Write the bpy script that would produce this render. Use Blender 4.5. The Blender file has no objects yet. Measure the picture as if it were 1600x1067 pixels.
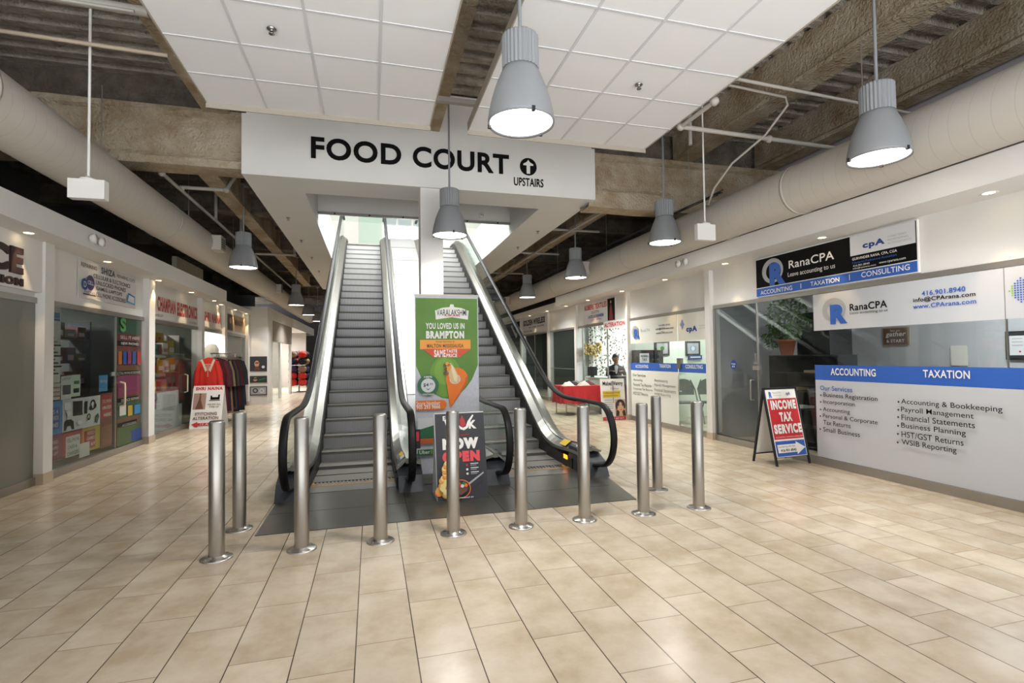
import bpy, bmesh, math, random
from mathutils import Vector, Matrix, noise
random.seed(7)
PI = math.pi
scene = bpy.context.scene
COL = scene.collection

# ------------------------------------------------------------------ camera, world, exposure
# world axes: X to the right across the hall, Y along the hall, Z up; units are metres (floor tiles are 0.301 x 0.602)
YAW, PITCH, ROLL, FPX, EYE = 0.268241400, 0.0290762872, -0.0130060398, 799.265, 1.5
def cam_axes():
    cy, sy, cp, sp = math.cos(YAW), math.sin(YAW), math.cos(PITCH), math.sin(PITCH)
    f = Vector((sy*cp, cy*cp, sp)); r = Vector((cy, -sy, 0)); u = r.cross(f)
    c, s = math.cos(ROLL), math.sin(ROLL)
    return r*c + u*s, u*c - r*s, f
RX, UX, FX = cam_axes()
cam = bpy.data.cameras.new('camera'); co = bpy.data.objects.new('camera', cam); COL.objects.link(co)
cam.sensor_width = 36; cam.sensor_fit = 'HORIZONTAL'; cam.lens = FPX/1600*36; cam.clip_start = .05; cam.clip_end = 200
M = Matrix.Identity(4)
for i in range(3): M[i][0], M[i][1], M[i][2] = RX[i], UX[i], -FX[i]
M[2][3] = EYE
co.matrix_world = M
scene.camera = co
scene.view_settings.view_transform = 'Standard'; scene.view_settings.look = 'None'
scene.view_settings.gamma = 1; scene.view_settings.use_curve_mapping = False
scene.view_settings.exposure = 0.0
scene.cycles.use_denoising = True
scene.cycles.max_bounces = 8; scene.cycles.diffuse_bounces = 4; scene.cycles.glossy_bounces = 4
scene.cycles.transparent_max_bounces = 24; scene.cycles.sample_clamp_indirect = 6
scene.cycles.caustics_reflective = False; scene.cycles.caustics_refractive = False
W = bpy.data.worlds.new('daylight_fill'); scene.world = W; W.use_nodes = True
# unseen opening behind the camera: pale sky, bright lower half added to lift ceilings
def _world():
    nt = W.node_tree; N = nt.nodes; L = nt.links; bg = N['Background']
    tc = N.new('ShaderNodeTexCoord'); sp = N.new('ShaderNodeSeparateXYZ'); L.new(tc.outputs['Generated'], sp.inputs[0])
    mr = N.new('ShaderNodeMapRange'); mr.interpolation_type = 'SMOOTHSTEP'; L.new(sp.outputs[2], mr.inputs[0])
    mr.inputs[1].default_value = -.12; mr.inputs[2].default_value = .06; mr.inputs[3].default_value = 5.8; mr.inputs[4].default_value = .75
    bg.inputs[0].default_value = (.95, .98, 1.0, 1); L.new(mr.outputs[0], bg.inputs[1])
_world()

def area_light(name, loc, rot, sx, sy, power, color=(1, 1, 1), spread=PI):
    l = bpy.data.lights.new(name, 'AREA'); l.shape = 'RECTANGLE'; l.size = sx; l.size_y = sy
    l.energy = power; l.color = color; l.spread = spread
    o = bpy.data.objects.new(name, l); COL.objects.link(o); o.location = loc; o.rotation_euler = rot
    return o
# skylight of the upper storey above the escalators
area_light('skylight_lamp', (0.95, 13.4, 8.2), (0, 0, 0), 6.5, 4.6, 1250, (0.97, 1, 1))

# ------------------------------------------------------------------ helpers
def ray(x, y):
    return FX + RX*((x-800)/FPX) - UX*((y-533.5)/FPX)
def onX(x, y, X):                       # point of the plane X=const seen at photo pixel (x,y): returns (Y,Z)
    d = ray(x, y); t = X/d.x; return (d.y*t, EYE + d.z*t)
def onY(x, y, Y):
    d = ray(x, y); t = Y/d.y; return (d.x*t, EYE + d.z*t)
def onZ(x, y, Z):
    d = ray(x, y); t = (Z-EYE)/d.z; return (d.x*t, d.y*t)

def lin(h):
    h = h.lstrip('#'); out = []
    for i in (0, 2, 4):
        c = int(h[i:i+2], 16)/255
        out.append(c/12.92 if c <= .04045 else ((c+.055)/1.055)**2.4)
    return (*out, 1)
MATS = {}
def mat(name, color='#808080', rough=.6, metal=0, emit=None, estr=1, spec=.5, bump=0, bscale=60, var=0, vscale=4, coat=0):
    if name in MATS: return MATS[name]
    m = bpy.data.materials.new(name); m.use_nodes = True; nt = m.node_tree; b = nt.nodes['Principled BSDF']
    c = lin(color) if isinstance(color, str) else (*color, 1)
    b.inputs['Base Color'].default_value = c; b.inputs['Roughness'].default_value = rough
    b.inputs['Metallic'].default_value = metal; b.inputs['Specular IOR Level'].default_value = spec
    b.inputs['Coat Weight'].default_value = coat
    if emit:
        b.inputs['Emission Color'].default_value = lin(emit); b.inputs['Emission Strength'].default_value = estr
    if var or bump:
        tc = nt.nodes.new('ShaderNodeTexCoord')
    if var:
        n = nt.nodes.new('ShaderNodeTexNoise'); n.inputs['Scale'].default_value = vscale; n.inputs['Detail'].default_value = 6
        nt.links.new(tc.outputs['Object'], n.inputs['Vector'])
        rp = nt.nodes.new('ShaderNodeMapRange'); rp.inputs[1].default_value = .3; rp.inputs[2].default_value = .7
        rp.inputs[3].default_value = 1-var; rp.inputs[4].default_value = 1+var
        nt.links.new(n.outputs['Fac'], rp.inputs[0])
        mx = nt.nodes.new('ShaderNodeMix'); mx.data_type = 'RGBA'; mx.blend_type = 'MULTIPLY'; mx.inputs[0].default_value = 1
        mx.inputs[6].default_value = c; nt.links.new(rp.outputs[0], mx.inputs[7])
        nt.links.new(mx.outputs[2], b.inputs['Base Color'])
    if bump:
        n2 = nt.nodes.new('ShaderNodeTexNoise'); n2.inputs['Scale'].default_value = bscale; n2.inputs['Detail'].default_value = 5
        nt.links.new(tc.outputs['Object'], n2.inputs['Vector'])
        bp = nt.nodes.new('ShaderNodeBump'); bp.inputs['Strength'].default_value = bump; bp.inputs['Distance'].default_value = .02
        nt.links.new(n2.outputs['Fac'], bp.inputs['Height']); nt.links.new(bp.outputs[0], b.inputs['Normal'])
    MATS[name] = m; return m
def glass_mat(name, tint=(.93, .96, .95), refl=.08, rough=0.02, k=.45):
    if name in MATS: return MATS[name]
    m = bpy.data.materials.new(name); m.use_nodes = True; nt = m.node_tree
    for n in list(nt.nodes): nt.nodes.remove(n)
    out = nt.nodes.new('ShaderNodeOutputMaterial'); tr = nt.nodes.new('ShaderNodeBsdfTransparent'); gl = nt.nodes.new('ShaderNodeBsdfGlossy')
    tr.inputs[0].default_value = (*tint, 1); gl.inputs['Roughness'].default_value = rough
    la_ = nt.nodes.new('ShaderNodeLayerWeight'); la_.inputs['Blend'].default_value = .5
    lw = nt.nodes.new('ShaderNodeMath'); lw.operation = 'POWER'; lw.inputs[1].default_value = 4.5; nt.links.new(la_.outputs['Facing'], lw.inputs[0])
    ad = nt.nodes.new('ShaderNodeMath'); ad.operation = 'MULTIPLY_ADD'; ad.use_clamp = True; ad.inputs[1].default_value = k; ad.inputs[2].default_value = refl*.5
    mx = nt.nodes.new('ShaderNodeMixShader')
    nt.links.new(lw.outputs[0], ad.inputs[0]); nt.links.new(ad.outputs[0], mx.inputs[0])
    nt.links.new(tr.outputs[0], mx.inputs[1]); nt.links.new(gl.outputs[0], mx.inputs[2]); nt.links.new(mx.outputs[0], out.inputs[0])
    MATS[name] = m; return m

class MB:
    """collects faces; build() links them as ONE mesh object"""
    def __init__(s): s.v = []; s.f = []; s.m = []; s.s = []; s.mats = []
    def mi(s, m):
        if m not in s.mats: s.mats.append(m)
        return s.mats.index(m)
    def add(s, vs, fs, m, smooth=False):
        b = len(s.v); s.v += [tuple(v) for v in vs]; k = s.mi(m)
        for f in fs: s.f.append([b+i for i in f]); s.m.append(k); s.s.append(smooth)
        return s
    def box(s, x0, x1, y0, y1, z0, z1, m):
        if x0 > x1: x0, x1 = x1, x0
        if y0 > y1: y0, y1 = y1, y0
        if z0 > z1: z0, z1 = z1, z0
        vs = [(x, y, z) for z in (z0, z1) for y in (y0, y1) for x in (x0, x1)]
        return s.add(vs, [(0, 2, 3, 1), (4, 5, 7, 6), (0, 1, 5, 4), (2, 6, 7, 3), (0, 4, 6, 2), (1, 3, 7, 5)], m)
    def obox(s, c, ax, ay, az, hx, hy, hz, m):      # oriented box
        c, ax, ay, az = map(Vector, (c, ax, ay, az))
        vs = [c+ax*(i*hx)+ay*(j*hy)+az*(k*hz) for k in (-1, 1) for j in (-1, 1) for i in (-1, 1)]
        return s.add(vs, [(0, 2, 3, 1), (4, 5, 7, 6), (0, 1, 5, 4), (2, 6, 7, 3), (0, 4, 6, 2), (1, 3, 7, 5)], m)
    def bar(s, a, b, w, t, m, up=(0, 0, 1)):         # square bar between two points
        a, b = Vector(a), Vector(b); d = (b-a); L = d.length; d.normalize(); up = Vector(up)
        x = d.cross(up)
        if x.length < 1e-4: x = d.cross(Vector((1, 0, 0)))
        x.normalize(); y = x.cross(d)
        return s.obox((a+b)/2, x, y, d, w/2, t/2, L/2, m)
    def quad(s, a, b, c, d, m): return s.add([a, b, c, d], [(0, 1, 2, 3)], m)
    def tube(s, pts, r, m, n=10, caps=True):
        pts = [Vector(p) for p in pts]; rings = []; prev = None
        for i, p in enumerate(pts):
            d = (pts[min(i+1, len(pts)-1)] - pts[max(i-1, 0)]).normalized()
            if prev is None:
                a = d.cross(Vector((0, 0, 1)))
                if a.length < 1e-3: a = d.cross(Vector((1, 0, 0)))
            else: a = prev - d*prev.dot(d)
            a.normalize(); prev = a; b = d.cross(a)
            rr = r[i] if isinstance(r, (list, tuple)) else r
            rings.append([p + (a*math.cos(2*PI*k/n) + b*math.sin(2*PI*k/n))*rr for k in range(n)])
        vs = [v for g in rings for v in g]; fs = []
        for i in range(len(pts)-1):
            for k in range(n):
                fs.append((i*n+k, i*n+(k+1) % n, (i+1)*n+(k+1) % n, (i+1)*n+k))
        s.add(vs, fs, m, True)
        if caps:
            s.add(rings[0], [tuple(range(n))[::-1]], m); s.add(rings[-1], [tuple(range(n))], m)
        return s
    def lathe(s, prof, m, c=(0, 0, 0), n=32, flute=0, cap=False):
        vs = []; fs = []
        for (r, z) in prof:
            for k in range(n):
                rr = r*(1+flute*(1 if k % 2 else -1)); a = 2*PI*k/n
                vs.append((c[0]+rr*math.cos(a), c[1]+rr*math.sin(a), c[2]+z))
        for i in range(len(prof)-1):
            for k in range(n): fs.append((i*n+k, i*n+(k+1) % n, (i+1)*n+(k+1) % n, (i+1)*n+k))
        s.add(vs, fs, m, not flute)
        if cap:
            s.add(vs[:n], [tuple(range(n))[::-1]], m); s.add(vs[-n:], [tuple(range(n))], m)
        return s
    def ball(s, c, rx, ry, rz, m, n=14, k=8):
        prof = [(math.sin(PI*i/k), -math.cos(PI*i/k)) for i in range(k+1)]
        vs = []; fs = []
        for (r, z) in prof:
            for j in range(n):
                a = 2*PI*j/n; vs.append((c[0]+rx*max(r, .001)*math.cos(a), c[1]+ry*max(r, .001)*math.sin(a), c[2]+rz*z))
        for i in range(k):
            for j in range(n): fs.append((i*n+j, i*n+(j+1) % n, (i+1)*n+(j+1) % n, (i+1)*n+j))
        return s.add(vs, fs, m, True)
    def slab(s, outline, off, m, smooth=False):      # prism: planar outline (3-D points) pushed along off
        n = len(outline); off = Vector(off); o2 = [Vector(p)+off for p in outline]
        s.add(list(outline)+o2, [tuple(range(n))[::-1], tuple(range(n, 2*n))]+[(i, (i+1) % n, n+(i+1) % n, n+i) for i in range(n)], m)
        return s
    def build(s, name, parent=None, loc=None):
        me = bpy.data.meshes.new(name)
        o = None
        org = Vector(loc) if loc is not None else Vector((0, 0, 0))
        me.from_pydata([tuple(Vector(v)-org) for v in s.v], [], s.f)
        for m in s.mats: me.materials.append(m)
        me.polygons.foreach_set('material_index', s.m); me.polygons.foreach_set('use_smooth', s.s)
        bm = bmesh.new(); bm.from_mesh(me); bmesh.ops.recalc_face_normals(bm, faces=bm.faces); bm.to_mesh(me); bm.free()
        me.update()
        o = bpy.data.objects.new(name, me); COL.objects.link(o); o.location = org
        if parent is not None:
            o.parent = parent
            # parent is unrotated/unscaled at build time: keep world placement
            o.location = org - world_loc(parent)
        return o
def world_loc(o):
    v = Vector(o.location); p = o.parent
    while p: v += p.location; p = p.parent
    return v
def tag(o, label=None, cat=None, group=None, kind=None):
    if label: o['label'] = label
    if cat: o['category'] = cat
    if group: o['group'] = group
    if kind: o['kind'] = kind
    return o
def empty(name, loc, label=None, cat=None, group=None, kind=None):
    o = bpy.data.objects.new(name, None); COL.objects.link(o); o.location = loc; o.empty_display_size = .1
    return tag(o, label, cat, group, kind)
def copy_tree(o, parent=None):
    c = o.copy(); COL.objects.link(c)
    if parent: c.parent = parent
    for ch in [x for x in bpy.data.objects if x.parent == o]: copy_tree(ch, c)
    return c
def struct(mb, name, parent=None): return tag(mb.build(name, parent), kind='structure')

_txt = {}
def text_geo(t, bold=0.0):
    key = (t, bold)
    if key in _txt: return _txt[key]
    cu = bpy.data.curves.new('t', 'FONT'); cu.body = t; cu.size = 1; cu.offset = bold; cu.space_character = 1+bold*3.2; cu.resolution_u = 5; cu.fill_mode = 'FRONT'
    ob = bpy.data.objects.new('t', cu); COL.objects.link(ob)
    dg = bpy.context.evaluated_depsgraph_get(); me = bpy.data.meshes.new_from_object(ob.evaluated_get(dg))
    vs = [(v.co.x, v.co.y) for v in me.vertices]; fs = [tuple(p.vertices) for p in me.polygons]
    bpy.data.objects.remove(ob); bpy.data.curves.remove(cu); bpy.data.meshes.remove(me)
    if not vs: vs = [(0, 0), (0, 0), (0, 0)]; fs = [(0, 1, 2)]
    _txt[key] = (vs, fs); return vs, fs

class Board:
    """draws flat artwork on a plane: origin o, right u, up v; n points to the viewer. Units are metres."""
    def __init__(s, mb, o, u, v):
        s.mb = mb; s.o = Vector(o); s.u = Vector(u).normalized(); s.v = Vector(v).normalized(); s.n = s.u.cross(s.v); s.k = 0
    def P(s, a, b, lift=0): return s.o + s.u*a + s.v*b + s.n*lift
    def lay(s):
        s.k += 1; return .0012*s.k
    def poly(s, pts, m, lift=None):
        h = s.lay() if lift is None else lift
        s.mb.add([s.P(a, b, h) for a, b in pts], [tuple(range(len(pts)))], m); return s
    def rect(s, a0, b0, a1, b1, m, lift=None): return s.poly([(a0, b0), (a1, b0), (a1, b1), (a0, b1)], m, lift)
    def disc(s, a, b, r, m, n=28, ry=None):
        ry = ry or r
        return s.poly([(a+r*math.cos(2*PI*k/n), b+ry*math.sin(2*PI*k/n)) for k in range(n)], m)
    def ring(s, a, b, r0, r1, m, n=32, sx=1.0, ecc=(0, 0)):
        h = s.lay()
        vs = []; fs = []
        for k in range(n):
            t = 2*PI*k/n
            vs.append(s.P(a+r1*sx*math.cos(t), b+r1*math.sin(t), h)); vs.append(s.P(a+ecc[0]+r0*sx*math.cos(t), b+ecc[1]+r0*math.sin(t), h))
        for k in range(n): fs.append((2*k, 2*((k+1) % n), 2*((k+1) % n)+1, 2*k+1))
        s.mb.add(vs, fs, m); return s
    def text(s, t, a0, b0, a1, b1, m, bold=.0, lift=None, keep=False, shear=0):
        """fits the string into the box; keep=True keeps letter proportions (height rules, centred)"""
        vs, fs = text_geo(t, bold)
        xs = [v[0] for v in vs]; ys = [v[1] for v in vs]
        x0, x1, y0, y1 = min(xs), max(xs), min(ys), max(ys)
        sy = (b1-b0)/max(y1-y0, 1e-6); sx = (a1-a0)/max(x1-x0, 1e-6); ox = a0
        if keep:
            sx = min(sx, sy); ox = (a0+a1)/2-(x1-x0)*sx/2
        h = s.lay() if lift is None else lift
        s.mb.add([s.P(ox+(x-x0)*sx+shear*(y-y0)*sy, b0+(y-y0)*sy, h) for x, y in vs], fs, m); return s

# ------------------------------------------------------------------ materials
WHITE = mat('white_paint', '#dedcd8', .7, var=.02, vscale=1.5)
WHITE2 = mat('white_gloss_trim', '#e4e2de', .45)
STEEL = mat('brushed_steel', '#c2bfba', .28, 1)
STEELD = mat('satin_steel', '#8f8c88', .35, 1)
ALU = mat('anodised_aluminium', '#a5a19b', .4, .8)
BEIGE = mat('beige_stone_base', '#b7a894', .45, var=.05)
BLACK = mat('black_rubber', '#0b0b0c', .5, spec=.3)
BLACKM = mat('matt_black', '#17171a', .6)
INK = mat('black_ink', '#060607', .75, spec=.2)
DARKPLATE = None
GREYL = mat('lamp_grey_paint', '#85878a', .42)
GLASS = glass_mat('shop_glass')
GLASSD = glass_mat('smoked_shop_glass', (.74, .78, .76), .08)
GLASSE = glass_mat('balustrade_glass', (.93, .965, .95), .03, k=.2)
PW = mat('print_white', '#eeece8', .5); PGREY = mat('print_grey', '#9b9b9f', .5); PBLUE = mat('print_blue', '#2f5fb5', .5)
PNAVY = mat('print_navy', '#1d3f86', .5); PRED = mat('print_red', '#c3262f', .5); PGREEN = mat('print_green', '#4f8a2c', .5)
PDGREEN = mat('print_dark_green', '#2f6b45', .5); PORANGE = mat('print_orange', '#ee7a1d', .5); PAMBER = mat('print_amber', '#f2a03a', .5)
PYEL = mat('print_yellow', '#d9b927', .5); PMAG = mat('print_magenta', '#9b2a63', .5); PBROWN = mat('print_brown', '#6a4430', .5)
PDARK = mat('print_charcoal', '#33343a', .5); PPALE = mat('print_pale', '#d8d9dc', .5); PSKY = mat('print_sky_blue', '#4f9bd0', .5)
PSKIN = mat('print_skin', '#c79a7d', .55); PLIME = mat('print_lime', '#8fb83a', .5); PVINYL = mat('vinyl_white', '#c2c5ca', .45)
PSILVER = mat('print_silver', '#a7a9ad', .4)

def floor_material():
    m = bpy.data.materials.new('polished_cream_tile'); m.use_nodes = True; nt = m.node_tree; N = nt.nodes; L = nt.links; b = N['Principled BSDF']
    geo = N.new('ShaderNodeNewGeometry'); sp = N.new('ShaderNodeSeparateXYZ'); L.new(geo.outputs['Position'], sp.inputs[0])
    def ma(op, a, c=None, cl=False):
        n = N.new('ShaderNodeMath'); n.operation = op; n.use_clamp = cl
        for i, v in enumerate((a, c)):
            if v is None: continue
            if isinstance(v, (int, float)): n.inputs[i].default_value = v
            else: L.new(v, n.inputs[i])
        return n.outputs[0]
    xs = ma('DIVIDE', ma('ADD', sp.outputs[0], .086+.301*200), .301)
    row = ma('FLOOR', xs); par = ma('MODULO', row, 2); fx = ma('FRACT', xs)
    ys = ma('DIVIDE', ma('ADD', ma('SUBTRACT', sp.outputs[1], .43-.602*50), ma('MULTIPLY', par, .205)), .602)
    fy = ma('FRACT', ys); cl = ma('FLOOR', ys)
    dx = ma('MULTIPLY', ma('MINIMUM', fx, ma('SUBTRACT', 1, fx)), .301)
    dy = ma('MULTIPLY', ma('MINIMUM', fy, ma('SUBTRACT', 1, fy)), .602)
    jx = ma('LESS_THAN', dx, .0032); jy = ma('LESS_THAN', dy, .0024)
    cv = N.new('ShaderNodeCombineXYZ'); L.new(row, cv.inputs[0]); L.new(cl, cv.inputs[1])
    wn = N.new('ShaderNodeTexWhiteNoise'); wn.noise_dimensions = '2D'; L.new(cv.outputs[0], wn.inputs['Vector'])
    add = N.new('ShaderNodeVectorMath'); add.operation = 'MULTIPLY_ADD'; L.new(wn.outputs['Color'], add.inputs[0]); add.inputs[1].default_value = (7, 7, 7); L.new(geo.outputs['Position'], add.inputs[2])
    no = N.new('ShaderNodeTexNoise'); no.inputs['Scale'].default_value = 3.2; no.inputs['Detail'].default_value = 7; no.inputs['Roughness'].default_value = .62
    L.new(add.outputs[0], no.inputs['Vector'])
    cr = N.new('ShaderNodeValToRGB'); L.new(no.outputs['Fac'], cr.inputs[0])
    e = cr.color_ramp.elements; e[0].position = .32; e[0].color = lin('#b5a389'); e[1].position = .66; e[1].color = lin('#cfc2ae')
    tv = N.new('ShaderNodeMapRange'); L.new(wn.outputs['Value'], tv.inputs[0]); tv.inputs[3].default_value = .93; tv.inputs[4].default_value = 1.04
    m1 = N.new('ShaderNodeMix'); m1.data_type = 'RGBA'; m1.blend_type = 'MULTIPLY'; m1.inputs[0].default_value = 1
    L.new(cr.outputs[0], m1.inputs[6]); L.new(tv.outputs[0], m1.inputs[7])
    m2 = N.new('ShaderNodeMix'); m2.data_type = 'RGBA'; L.new(ma('MULTIPLY', jy, .7), m2.inputs[0]); L.new(m1.outputs[2], m2.inputs[6]); m2.inputs[7].default_value = lin('#5f4c3b')
    m3 = N.new('ShaderNodeMix'); m3.data_type = 'RGBA'; L.new(ma('MULTIPLY', jx, .9), m3.inputs[0]); L.new(m2.outputs[2], m3.inputs[6]); m3.inputs[7].default_value = lin('#33281f')
    L.new(m3.outputs[2], b.inputs['Base Color'])
    rr = N.new('ShaderNodeMapRange'); L.new(no.outputs['Fac'], rr.inputs[0]); rr.inputs[3].default_value = .17; rr.inputs[4].default_value = .25
    L.new(rr.outputs[0], b.inputs['Roughness']); b.inputs['Specular IOR Level'].default_value = .42
    return m
FLOOR = floor_material()

def fireproof(name, c1, c2, scale=2.5, bump=.9):
    m = bpy.data.materials.new(name); m.use_nodes = True; nt = m.node_tree; N = nt.nodes; L = nt.links; b = N['Principled BSDF']
    geo = N.new('ShaderNodeNewGeometry')
    n1 = N.new('ShaderNodeTexNoise'); n1.inputs['Scale'].default_value = scale; n1.inputs['Detail'].default_value = 8; n1.inputs['Roughness'].default_value = .65
    L.new(geo.outputs['Position'], n1.inputs['Vector'])
    cr = N.new('ShaderNodeValToRGB'); L.new(n1.outputs['Fac'], cr.inputs[0])
    e = cr.color_ramp.elements; e[0].position = .35; e[0].color = lin(c1); e[1].position = .68; e[1].color = lin(c2)
    L.new(cr.outputs[0], b.inputs['Base Color']); b.inputs['Roughness'].default_value = .95; b.inputs['Specular IOR Level'].default_value = .1
    n2 = N.new('ShaderNodeTexNoise'); n2.inputs['Scale'].default_value = 26; n2.inputs['Detail'].default_value = 6; L.new(geo.outputs['Position'], n2.inputs['Vector'])
    bp = N.new('ShaderNodeBump'); bp.inputs['Strength'].default_value = bump; bp.inputs['Distance'].default_value = .05
    L.new(n2.outputs['Fac'], bp.inputs['Height']); L.new(bp.outputs[0], b.inputs['Normal'])
    return m
DECK = fireproof('sprayed_fireproofing_grey', '#948b80', '#c0b8ac')
BEAM = fireproof('sprayed_fireproofing_tan', '#978368', '#c4b8a4', 1.6)
DECKD = fireproof('dark_deck', '#5a5249', '#82786d')  # darker tone for the rear deck, its beams and the gap filler
DUCTM = mat('duct_cream_paint', '#bdb7ae', .55)
def duct_material():
    m = DUCTM; nt = m.node_tree; N = nt.nodes; L = nt.links; b = N['Principled BSDF']
    geo = N.new('ShaderNodeNewGeometry'); sp = N.new('ShaderNodeSeparateXYZ'); L.new(geo.outputs['Position'], sp.inputs[0])
    def ma(op, a, c=None):
        n = N.new('ShaderNodeMath'); n.operation = op
        for i, v in enumerate((a, c)):
            if v is None: continue
            if isinstance(v, (int, float)): n.inputs[i].default_value = v
            else: L.new(v, n.inputs[i])
        return n.outputs[0]
    f = ma('FRACT', ma('DIVIDE', ma('ADD', sp.outputs[1], ma('MULTIPLY', sp.outputs[2], .18)), .16))
    j = ma('LESS_THAN', f, .06)
    mx = N.new('ShaderNodeMix'); mx.data_type = 'RGBA'; L.new(ma('MULTIPLY', j, .22), mx.inputs[0]); mx.inputs[6].default_value = lin('#bdb7ae'); mx.inputs[7].default_value = lin('#8b8276')
    L.new(mx.outputs[2], b.inputs['Base Color'])
duct_material()

# ------------------------------------------------------------------ key planes
XR, XL = 5.80, -4.00            # shop fronts
SOR, SOL = 2.97, 3.00           # soffit under the bulkheads
HDR, HDL = 2.345, 2.30          # top of the glazing
BXR, BXL = 5.27, -3.59          # bulkhead faces
BACK, FAR = -1.3, 34.0
def R(x, y): return onX(x, y, XR)
def Lp(x, y): return onX(x, y, XL)

# ------------------------------------------------------------------ setting: floor, deck, beams
struct(MB().box(-8, 10, BACK, FAR+1, -.2, 0, FLOOR), 'floor')
def deck(y0, y1, z, m, x0=-8, x1=10, pitch=.3, h=.075):
    mb = MB(); y = y0; vs = []; fs = []
    prof = []
    while y < y1:
        prof += [(y, z), (y+pitch*.45, z), (y+pitch*.55, z+h), (y+pitch*.93, z+h)]; y += pitch
    prof.append((y, z))
    for (yy, zz) in prof: vs += [(x0, yy, zz), (x1, yy, zz)]
    for i in range(len(prof)-1): fs.append((2*i, 2*i+1, 2*i+3, 2*i+2))
    mb.add(vs, fs, m); mb.box(x0, x1, y0, y1+.3, z+h+.02, z+h+.1, m)
    return mb
struct(deck(BACK, 8.6, 5.62, DECK), 'ceiling')
cd = MB(); 
for (x0, x1, y0, y1) in ((-8, -1.7, 8.3, FAR), (3.61, 10, 8.3, FAR), (-1.7, 3.61, 20.5, FAR)):
    d = deck(y0, y1, 4.86, DECKD, x0, x1, pitch=.6, h=.1); cd.add(d.v, d.f, DECKD)
struct(cd, 'ceiling_2')
def rough_beam(mb, x0, x1, y0, y1, z0, z1, m, fl=.0, ft=.1, axis='Y', wob=.012, seed=0):
    """sprayed I-beam: bottom flange wider than the web; outline wobbles a little along its length"""
    web = .09
    n = max(2, int((y1-y0 if axis == 'Y' else x1-x0)/.25))
    if axis == 'Y': c = (x0+x1)/2; hw = (x1-x0)/2; t0, t1 = y0, y1
    else: c = (y0+y1)/2; hw = (y1-y0)/2; t0, t1 = x0, x1
    prof = [(-hw, 0), (hw, 0), (hw, ft), (web, ft+.06), (web, z1-z0), (-web, z1-z0), (-web, ft+.06), (-hw, ft)]
    vs = []; fs = []; k = len(prof)
    for i in range(n+1):
        t = t0+(t1-t0)*i/n
        for j, (a, b) in enumerate(prof):
            w = noise.noise(Vector((t*2.1, j*3.7, seed)))*wob
            p = (c+a*(1+w*4), t, z0+b+w) if axis == 'Y' else (t, c+a*(1+w*4), z0+b+w)
            vs.append(p)
    for i in range(n):
        for j in range(k): fs.append((i*k+j, i*k+(j+1) % k, (i+1)*k+(j+1) % k, (i+1)*k+j))
    fs.append(tuple(range(k))); fs.append(tuple(n*k+j for j in range(k))[::-1])
    mb.add(vs, fs, m); return mb
def wide_beam(x0, x1, z0, z1, zl, seed):         # cross beam whose face is nearly flush with the sign wall
    mb = MB(); n = 26; vs = []; fs = []
    prof = [(8.02, z0), (8.02, zl-.02), (8.07, zl), (8.09, zl+.05), (8.09, z1-.12), (8.03, z1-.08), (8.04, z1), (8.4, z1), (8.4, z0)]
    k = len(prof)
    for i in range(n+1):
        x = x0+(x1-x0)*i/n
        for j, (y, z) in enumerate(prof):
            w = noise.noise(Vector((x*2.3, j*5.1, seed)))*.02
            vs.append((x, y+w, z+w))
    for i in range(n):
        for j in range(k): fs.append((i*k+j, i*k+(j+1) % k, (i+1)*k+(j+1) % k, (i+1)*k+j))
    mb.add(vs, fs, BEAM); return mb
struct(wide_beam(-8, -1.69, 4.23, 5.06, 4.36, 1), 'ceiling_beam')
struct(wide_beam(3.60, 10, 4.05, 5.0, 4.36, 2), 'ceiling_beam')
struct(MB().box(-8, -1.76, 8.42, 8.5, 4.8, 5.75, DECKD).box(3.67, 10, 8.42, 8.5, 4.8, 5.75, DECKD), 'wall_gap_filler')  # dark filler added to close off the open sky above the cross beams
for i, (xa, xb, z) in enumerate(((-2.28, -1.95, 5.02), (.76, 1.04, 5.02), (5.36, 5.70, 5.02), (7.2, 7.5, 5.02), (-5.2, -4.9, 5.02))):
    struct(rough_beam(MB(), xa, xb, BACK, 8.3 if not .7 < xa < .8 else 7.9, z, 5.64, BEAM, ft=.06, seed=i), 'ceiling_beam')
struct(rough_beam(MB(), -2.62, -2.34, 8.4, 22, 4.42, 4.95, BEAM, ft=.05, seed=9), 'ceiling_beam')
struct(rough_beam(MB(), 4.5, 4.78, 8.4, 24, 4.46, 4.95, BEAM, ft=.05, seed=12), 'ceiling_beam')
for i, y in enumerate((11.6, 15.2, 18.8, 22.4, 26)):
    mb = MB(); rough_beam(mb, -7, -1.72, y-.12, y+.12, 4.5, 4.9, DECKD, ft=.05, axis='X', seed=20+i)
    rough_beam(mb, 3.63, 10, y-.12, y+.12, 4.5, 4.9, DECKD, ft=.05, axis='X', seed=30+i); struct(mb, 'ceiling_beam')

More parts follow.
